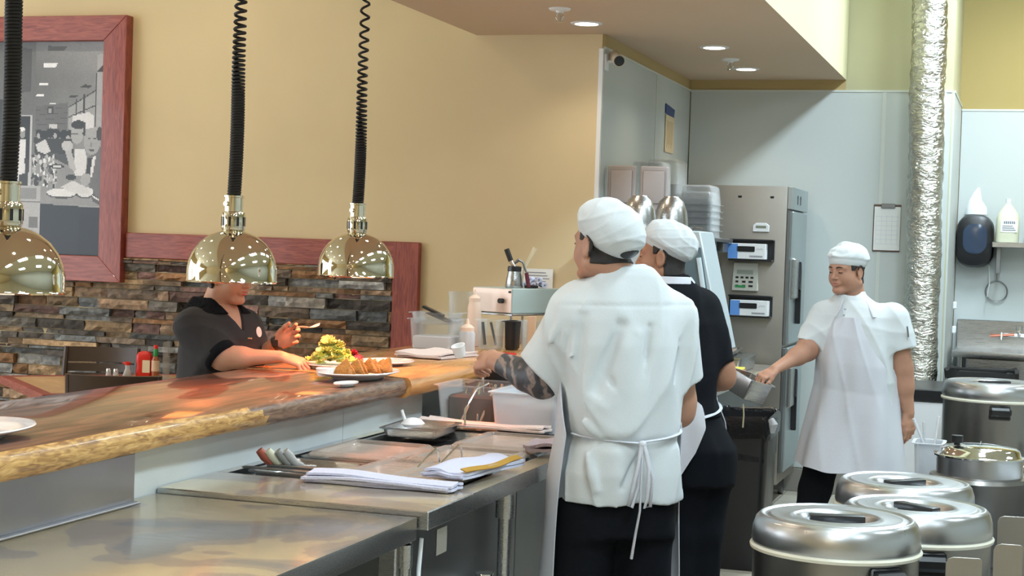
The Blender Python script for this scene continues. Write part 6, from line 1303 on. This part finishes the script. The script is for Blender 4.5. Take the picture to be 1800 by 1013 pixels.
# ================================================================== COOK IN BLACK
def cook_black():
    t = person('person', 'person in black shirt and white cap seen from behind, farther than the tattooed cook', (-1.219, 6.229))
    f = (-0.55, 0.83); yaw = math.atan2(0.55, 0.83); hc = (-0.178, 0.045, 1.556); HR = frame((-0.97, 0.25), tilt=0.0)
    secs = [(0.90, -0.06, 0, 0.150, 0.135), (1.0, -0.09, 0, 0.146, 0.126), (1.15, -0.11, 0.02, 0.170, 0.138), (1.30, -0.125, 0.03, 0.182, 0.13), (1.37, -0.13, 0.035, 0.165, 0.112), (1.42, -0.135, 0.035, 0.128, 0.095), (1.455, -0.14, 0.035, 0.092, 0.08), (1.485, -0.142, 0.035, 0.068, 0.066)]
    head = head_fn(hc, HR, fat=0.004, k=1.0, neck_to=(-0.14, 0.03, 1.40), nr=0.061)
    parts = [polygonise(head, (-0.30, -0.10, 1.38), (-0.02, 0.20, 1.70), 0.0036)]
    parts.append(arm_mesh((0.0, 0.10, 1.35), (0.088, 0.10, 1.075), (-0.06, 0.27, 1.0), (0.06, 0.055, 0.046, 0.044, 0.03), basis((-0.8, 0.6, 0.0), (0.1, 0.1, 1)), h=0.0045, curl=(0.5, 0.6, 0.7, 0.8)))
    parts.append(arm_mesh((-0.27, -0.06, 1.35), (-0.34, 0.02, 1.09), (-0.40, 0.24, 1.05), (0.06, 0.055, 0.046, 0.044, 0.03), mirror_y(basis((-0.6, 0.8, 0.0), (-0.1, 0.0, 1))), h=0.0045, curl=(0.5, 0.6, 0.7, 0.8)))
    parts.append(polygonise(lambda P: s_stack(P, secs, yaw, -0.022, 0.93, 1.45), (-0.36, -0.2, 0.9), (0.14, 0.24, 1.5), 0.014))
    part('body', t, mesh_from('body', parts, ['skin_tan'], 1))
    fn = shirt_fn(secs, yaw, [((-0.01, 0.095, 1.355), (0.066, 0.09, 1.125), 0.078, 0.060), ((-0.27, -0.055, 1.355), (-0.33, 0.0, 1.13), 0.076, 0.062)], neck=((-0.15, 0.04, 1.45), (-0.16, 0.045, 1.56), 0.058, 0.075), amp=0.010, seed=9, zlo=0.93)
    shells('black_shirt', fn, (-0.46, -0.22, 0.92), (0.20, 0.26, 1.51), 0.0065, 'black_cloth', t)
    def col(P): return smax(s_stack(P, secs, yaw, 0.004, 1.448, 1.478), -s_stack(P, secs, yaw, -0.004, 1.40, 1.5), 0.002)
    shells('apron_collar', col, (-0.26, -0.08, 1.43), (-0.02, 0.16, 1.50), 0.004, 'apron', t)
    shells('trousers', legs_fn([(-0.08, -0.03, 0.74), (0.035, 0.03, 0.74)], [(-0.08, -0.02, 0.46), (0.02, 0.03, 0.46)], [(-0.08, -0.02, 0.08), (0.03, 0.04, 0.08)], (0.105, 0.080, 0.062), [(0.66, -0.02, -0.01, 0.150, 0.135), (0.80, -0.02, -0.02, 0.150, 0.142), (0.90, -0.06, 0, 0.140, 0.13), (1.0, -0.09, 0, 0.135, 0.115)], yaw, 6), (-0.28, -0.22, 0.03), (0.2, 0.22, 1.02), 0.009, 'black_cloth', t)
    shells('chef_cap', cap_fn(hc, HR, (0.112, 0.088, 0.082), (-0.028, 0, 0.058), (0.058, -0.050), 1.0, 0.008, 7, pitch=-0.36), (-0.32, -0.12, 1.50), (0.0, 0.22, 1.76), 0.0036, 'white_cloth', t)
    shells('hair', hair_fn(head, hc, HR, 0.004, 1.0, xmax=-0.018, zmin=-0.078, burn=(0.030, 0.008)), (-0.30, -0.10, 1.43), (-0.02, 0.20, 1.66), 0.0036, 'hair', t)
    face_bits(t, hc, HR, 1.0)
    apron_mesh('apron', t, -0.07, 0.0, f, [(1.38, 0.12, 0.13, 45, 45, -0.06, 0.04), (1.20, 0.195, 0.160, 75, 75, -0.04, 0.02), (0.985, 0.172, 0.158, 168, 100, -0.015, 0), (0.90, 0.190, 0.182, 160, 96, 0.015, 0), (0.80, 0.205, 0.195, 146, 92, 0.025, 0), (0.68, 0.215, 0.205, 124, 90, 0.025, 0), (0.45, 0.22, 0.21, 100, 80, 0.02, 0)], seed=6)
    def wp(th, z, e=0.010): c_, s_ = cos(th), sin(th); x, y = (0.150+e)*c_, (0.130+e)*s_; return (-0.085+x*cos(yaw)-y*sin(yaw), x*sin(yaw)+y*cos(yaw), z)
    strap(t, [wp(rad(a), 0.990-0.07*max(0, (10-a)/130.0)) for a in range(10, -150, -8)], 0.010, name='apron_tie')
    shoes(t, ((-0.08, -0.02), (0.03, 0.04)), f)
cook_black()

# ================================================================== COOK IN WHITE TIPPING THE PAN
def cook_white():
    t = person('person', 'person in white chef coat and long apron tipping a pan over the trash can', (-0.784, 7.686))
    f = (-0.45, -0.89); yaw = math.atan2(-0.45, 0.89); k = 0.94; hc = (-0.060, -0.02, 1.514); HR = frame((-0.80, -0.60), tilt=0.10, roll=0.0)
    secs = [(0.82, 0.02, 0, 0.195, 0.15), (0.95, 0.02, 0, 0.19, 0.15), (1.10, 0.012, 0, 0.186, 0.148), (1.22, 0.002, 0, 0.186, 0.135), (1.30, -0.004, 0, 0.170, 0.118), (1.345, -0.014, 0, 0.138, 0.10), (1.375, -0.024, 0, 0.100, 0.085), (1.40, -0.034, -0.005, 0.074, 0.072)]
    head = head_fn(hc, HR, fat=0.009, k=k, neck_to=(-0.02, 0.005, 1.34), nr=0.058)
    parts = [polygonise(head, (-0.20, -0.18, 1.34), (0.09, 0.13, 1.64), 0.003)]
    HRt = basis((-0.80, -0.35, -0.42), (-0.15, -0.35, 0.9))
    parts.append(arm_mesh((-0.145, 0.05, 1.30), (-0.225, 0.02, 1.125), (-0.395, -0.10, 1.040), (0.058, 0.052, 0.045, 0.043, 0.028), HRt, k=0.92, curl=(0.75, 0.85, 0.95, 1.0), thumb=(0.5, 0.6), tcurl=0.2))
    HLf = mirror_y(basis((0.12, -0.08, -1.0), (0.55, -0.80, 0.0)))
    parts.append(arm_mesh((0.160, -0.06, 1.30), (0.208, -0.055, 1.035), (0.246, -0.075, 0.855), (0.062, 0.058, 0.050, 0.050, 0.031), HLf, k=0.95, curl=(0.45, 0.55, 0.65, 0.75), thumb=(0.45, 0.3)))
    parts.append(polygonise(lambda P: s_stack(P, secs, yaw, -0.022, 0.85, 1.37), (-0.26, -0.2, 0.8), (0.26, 0.2, 1.42), 0.014))
    part('body', t, mesh_from('body', parts, ['skin'], 1))
    def collar(P, d):
        g = (P-np.array([-0.036, -0.006, 1.37], np.float32)); ring = s_stack(P, [(1.35, -0.032, -0.003, 0.078, 0.074), (1.425, -0.030, 0.004, 0.064, 0.064)], yaw)
        fr = hp(P, (-0.036, -0.006, 0), (-0.62, -0.78, 0)); ring = np.maximum(ring, P[:, 2]-1.418+0.55*np.clip(fr, 0, 1))
        d = smin(d, ring, 0.012); return smax(d, -s_cone(P, (-0.03, 0.0, 1.34), (-0.045, -0.01, 1.46), 0.050, 0.062), 0.003)
    fn = shirt_fn(secs, yaw, [((-0.142, 0.05, 1.30), (-0.205, 0.035, 1.160), 0.070, 0.060, 0.05), ((0.158, -0.06, 1.292), (0.192, -0.062, 1.155), 0.080, 0.076, 0.05)], amp=0.011, seed=12, zlo=0.83, extra=collar, kk=0.04)
    shells('chef_coat', fn, (-0.32, -0.24, 0.80), (0.32, 0.22, 1.45), 0.0050, 'white_cloth', t)
    shells('trousers', legs_fn([(-0.09, 0.03, 0.80), (0.09, -0.03, 0.80)], [(-0.165, 0.0, 0.47), (0.06, 0.02, 0.47)], [(-0.225, 0.0, 0.08), (0.06, 0.06, 0.08)], (0.098, 0.072, 0.056), [(0.70, 0.01, 0, 0.165, 0.13), (0.85, 0.02, 0, 0.17, 0.135)], yaw, 8), (-0.34, -0.2, 0.03), (0.26, 0.22, 0.9), 0.009, 'black_cloth', t)
    shells('chef_cap', cap_fn(hc, HR, (0.108, 0.090, 0.080), (-0.018, 0, 0.056), (0.040, 0.004), k, 0.010, 5), (-0.20, -0.17, 1.50), (0.10, 0.14, 1.68), 0.0030, 'white_cloth', t)
    shells('hair', hair_fn(head, hc, HR, 0.0045, k, xmax=-0.022, zmin=-0.066, burn=(0.040, 0.004)), (-0.20, -0.17, 1.42), (0.10, 0.14, 1.62), 0.003, 'hair', t)
    face_bits(t, hc, HR, k); L = lambda p: tuple(np.array(hc)+HR@(np.array(p)*k))
    b = nb(); lathe(b, [(0, -0.003), (0.003, 0), (0, 0.003)], 8, L((-0.002, 0.088, -0.040))); obj('earring', b, 'white', t)
    apron_mesh('apron', t, 0.0, 0.0, f, [(1.295, 0.11, 0.130, 42, 40, -0.005, 0), (1.20, 0.165, 0.148, 56, 56, 0.0, 0), (1.08, 0.20, 0.162, 80, 84, 0.01, 0), (0.95, 0.205, 0.165, 100, 104, 0.015, 0), (0.80, 0.228, 0.19, 100, 104, 0.01, 0), (0.575, 0.268, 0.235, 96, 100, 0.0, 0)], seed=12, ftilt=0.05, amp=0.010)
    def sp(z, s, e=0.005): return None
    strap(t, [(-0.115, -0.085, 1.30), (-0.10, -0.088, 1.335), (-0.085, -0.070, 1.365), (-0.060, -0.03, 1.392)], 0.009); strap(t, [(0.055, -0.135, 1.30), (0.045, -0.115, 1.335), (0.032, -0.080, 1.372), (0.026, -0.03, 1.395)], 0.011)
    b = nb()
    for (x, y, z) in ((-0.082, -0.128, 1.335), (-0.090, -0.142, 1.308)): lathe(b, [(0, -0.006), (0.006, -0.003), (0.006, 0.003), (0, 0.006)], 10, (x, y, z))
    obj('coat_buttons', b, mat('grey button', (0.42, 0.43, 0.46), 0.4), t)
    b = nb(); tube(b, [(0.205, -0.150, 1.265), (0.212, -0.152, 1.215)], 0.004, 8); obj('sleeve_pen', b, 'steel_dark', t)
    shoes(t, ((-0.225, 0.0), (0.06, 0.06)), f)
cook_white()
# the pan in her hand
w0 = Matrix.Translation((-0.784, 7.686, 0)) @ Matrix.Rotation(YAW, 4, 'Z')
t = thing('steel_pan', "deep steel pan tipped from the white coated cook's hand over the trash can", 'pan', tuple(w0 @ Vector((-0.545, -0.16, 0.915)))); t.rotation_euler = (rad(18), rad(12), YAW+rad(38))
b = nb(); tub(b, 0.145, 0.16, 0.10, 0.002, 0.93, 0.010, 0.012); obj('pan_body', b, 'steel', t, ang=50)
b = nb(); tube(b, [(0, 0, 0), (0.004, 0, -0.05), (0.002, 0, -0.11)], 0.0035, 8); o = obj('liquid_stream', b, mat('yellowish liquid', (0.50, 0.42, 0.28), 0.15)); o.location = tuple(w0 @ Vector((-0.555, -0.225, 0.885))); tag(o, 'thin stream of liquid falling from the tipped pan into the trash can', 'liquid')

# ================================================================== SERVER BEHIND THE BAR
def server():
    t = person('person', 'person in black v-neck behind the bar plating food, face half hidden by lamp', (-3.098, 5.669))
    f = (0.80, -0.60); yaw = math.atan2(0.8, 0.6); hc = (0.058, 0.0, 1.425); HR = frame((0.88, -0.475), tilt=0.16)
    secs = [(0.70, 0.02, 0, 0.19, 0.14), (0.95, 0.025, 0, 0.185, 0.14), (1.10, 0.045, 0, 0.185, 0.150), (1.18, 0.040, 0, 0.182, 0.138), (1.24, 0.022, 0, 0.168, 0.115), (1.285, 0.006, 0, 0.130, 0.095), (1.315, -0.002, 0, 0.092, 0.080), (1.335, -0.004, 0, 0.072, 0.070)]
    head = head_fn(hc, HR, fat=0.004, k=0.97, neck_to=(0.0, 0.0, 1.27), nr=0.055)
    parts = [polygonise(head, (-0.09, -0.15, 1.22), (0.20, 0.14, 1.56), 0.0033)]
    parts.append(arm_mesh((-0.07, -0.13, 1.22), (0.075, -0.185, 1.105), (0.300, -0.20, 1.118), (0.056, 0.052, 0.043, 0.041, 0.027), basis((0.88, -0.05, -0.22), (0.25, -0.35, 0.9)), k=0.92, curl=(0.65, 0.85, 0.95, 1.0), thumb=(0.6, 1.0), tcurl=0.1))
    parts.append(arm_mesh((0.11, 0.12, 1.21), (0.13, 0.08, 1.04), (0.250, -0.05, 1.155), (0.056, 0.050, 0.042, 0.040, 0.026), mirror_y(basis((0.86, -0.10, 0.42), (0.25, 0.95, 0.05))), k=0.92, curl=(0.6, 0.7, 0.8, 0.9), thumb=(0.5, 0.5), tcurl=0.1))
    parts.append(polygonise(lambda P: s_stack(P, secs, yaw, -0.010, 0.75, 1.31), (-0.26, -0.26, 0.7), (0.28, 0.26, 1.36), 0.011))
    part('body', t, mesh_from('body', parts, ['skin_server'], 1))
    ff = np.array([0.86, -0.5, 0], np.float32); ll = np.array([0.5, 0.86, 0], np.float32)
    def vneck(P, d):
        Q = P-np.array([0.0, 0.0, 0], np.float32); s = np.abs(Q@ll)-0.52*np.clip(P[:, 2]-1.205, 0, 1); v = np.maximum(s*0.9, -(Q@ff)); return smax(d, -v, 0.004)
    fn = shirt_fn(secs, yaw, [((-0.068, -0.12, 1.222), (0.062, -0.180, 1.112), 0.072, 0.062, 0.03), ((0.11, 0.12, 1.21), (0.13, 0.09, 1.06), 0.068, 0.058, 0.03)], neck=((0, 0, 1.30), (0.0, 0.0, 1.40), 0.060, 0.075), amp=0.009, seed=21, zlo=0.72, extra=vneck, kk=0.035)
    shells('black_blouse', fn, (-0.24, -0.30, 0.68), (0.28, 0.26, 1.37), 0.0055, mat('warm black cloth', (0.022, 0.020, 0.024), 0.85, bump=0.2, bscale=400), t)
    b = nb(); lathe(b, [(0.064, -0.022), (0.070, -0.015), (0.070, 0.012), (0.062, 0.02)], 24, mtx=Matrix.Translation((0.062, -0.180, 1.112)) @ Vector((0.13, -0.06, -0.11)).to_track_quat('Z', 'Y').to_matrix().to_4x4()); obj('rolled_cuff', b, 'black_cloth', t, ang=80)
    def col(P):
        d = s_stack(P, secs, yaw, 0.006, 1.27, 1.334); d = smax(d, -s_stack(P, secs, yaw, -0.002, 1.2, 1.4), 0.002); return vneck(P, d)
    shells('blouse_collar', col, (-0.16, -0.16, 1.25), (0.18, 0.18, 1.36), 0.0045, 'black_cloth', t)
    shells('trousers', legs_fn([(-0.03, -0.06, 0.72), (0.05, 0.07, 0.72)], [(-0.03, -0.06, 0.42), (0.05, 0.07, 0.42)], [(-0.03, -0.06, 0.08), (0.05, 0.07, 0.08)], (0.095, 0.075, 0.055), [(0.62, 0.02, 0, 0.165, 0.12), (0.74, 0.02, 0, 0.17, 0.125)], yaw, 8), (-0.2, -0.28, 0.03), (0.24, 0.28, 0.8), 0.012, 'black_cloth', t)
    shells('hair', lambda P: np.maximum(hair_fn(head, hc, HR, 0.008, 0.97, xmax=-0.012, zmin=-0.062, burn=(0.030, -0.012))(P), -1), (-0.09, -0.15, 1.33), (0.20, 0.14, 1.56), 0.0034, 'hair', t)
    c1 = np.array(hc, np.float32)
    def top(P):
        Q = (P-c1)@HR/0.97; return smax(head(P)-0.010, np.maximum(0.040-Q[:, 2]-0.3*np.clip(-Q[:, 0], 0, 1), Q[:, 0]-0.075), 0.004)
    shells('hair_crown', top, (-0.09, -0.15, 1.38), (0.20, 0.14, 1.58), 0.0036, 'hair', t)
    face_bits(t, hc, HR, 0.97, lip=mat('rose lip', (0.55, 0.10, 0.08), 0.4))
    b = nb(); lathe(b, [(0, 0), (0.020, 0), (0.021, 0.002), (0, 0.004)], 24, sx=1.0, sy=0.6, mtx=Matrix.Translation((0.196, -0.098, 1.205)) @ Vector((0.72, -0.69, 0.25)).to_track_quat('Z', 'X').to_matrix().to_4x4()); obj('name_badge', b, 'white_gloss', t)
    b = nb(); tube(b, [(0.160, -0.140, 1.182), (0.176, -0.134, 1.181)], 0.0035, 8); obj('pen_clip', b, 'brass', t)
    b = nb(); lathe(b, [(0.028, -0.010), (0.031, -0.009), (0.031, 0.009), (0.028, 0.010)], 24, mtx=Matrix.Translation((0.262, -0.055, 1.162)) @ Vector((0.86, -0.3, 0.42)).to_track_quat('Z', 'Y').to_matrix().to_4x4()); box(b, 0.248, 0.272, -0.098, -0.088, 1.150, 1.176, 0.002); obj('wrist_watch', b, 'black', t)
    shoes(t, ((-0.03, -0.06), (0.05, 0.07)), f)
server()
w1 = Matrix.Translation((-3.098, 5.669, 0)) @ Matrix.Rotation(YAW, 4, 'Z')
b = nb(); grid(b, lambda u, v: (-0.045+0.10*u, -0.012+0.03*v+0.006*sin(5*u), 0.018*u+0.006*sin(6*u+2*v)), 8, 3, thick=0.0015); o = obj('order_ticket', b, 'paper'); o.matrix_world = w1 @ Matrix.Translation((0.375, -0.06, 1.222)); tag(o, "folded white order ticket held in the server's raised hand", 'paper')

# ================================================================== SUB-PARTS: nest each detail under the part that carries it
NEST = {'lid_handle': 'lid', 'lid_knob': 'lid', 'lid_hinge': 'lid', 'blue_panel': 'carton', 'opening': 'carton', 'printed_mark': 'carton', 'printed_lettering': ('carton', 'label_patch'), 'nozzle_cap': 'nozzle', 'charger_holder': 'lever',
        'cap_opening': 'chef_cap', 'display': 'case', 'buttons': 'case', 'start_button': 'case', 'text_lines': 'sheet', 'ruled_lines': 'sheet', 'text_columns': 'sheet', 'vent_slot': 'neck', 'set_screw': 'neck', 'coat_buttons': 'chef_coat', 'sleeve_pen': 'chef_coat',
        'name_badge': 'black_blouse', 'pen_clip': 'black_blouse', 'rolled_cuff': 'black_blouse', 'blouse_collar': 'black_blouse', 'apron_bow': 'apron', 'apron_tie': 'apron', 'apron_strap': 'apron', 'apron_collar': 'apron', 'control_knob': 'front_panel', 'corner_screw': 'front_panel',
        'lens_face': 'camera_body', 'clip': 'board', 'bag_knot': 'bag_liner', 'window_cover': 'housing', 'sauce': 'glass_body', 'diffuser': 'housing', 'key_slot': 'header_panel', 'photo_print': 'backing_board', 'rating_label': 'well_housing', 'hair_crown': 'hair', 'heat_bulb': 'dome_shade'}
for root in [o for o in bpy.data.objects if o.parent is None and o.type == 'EMPTY']:
    ch = list(root.children)
    for c in ch:
        k = c.name.split('.')[0]; tgt = NEST.get(k)
        if k in ('door_handle', 'latch_plate'): tgt = 'upper_door' if c.data.vertices[0].co.z > 1.1 else 'lower_door'
        if k == 'printed_lettering' and root.name.startswith('glove'): tgt = 'carton'
        if not tgt: continue
        names = tgt if isinstance(tgt, tuple) else (tgt,)
        p = next((x for x in ch if x.name.split('.')[0] in names and x is not c), None)
        if p is not None and p.parent == root and not c.children: c.parent = p
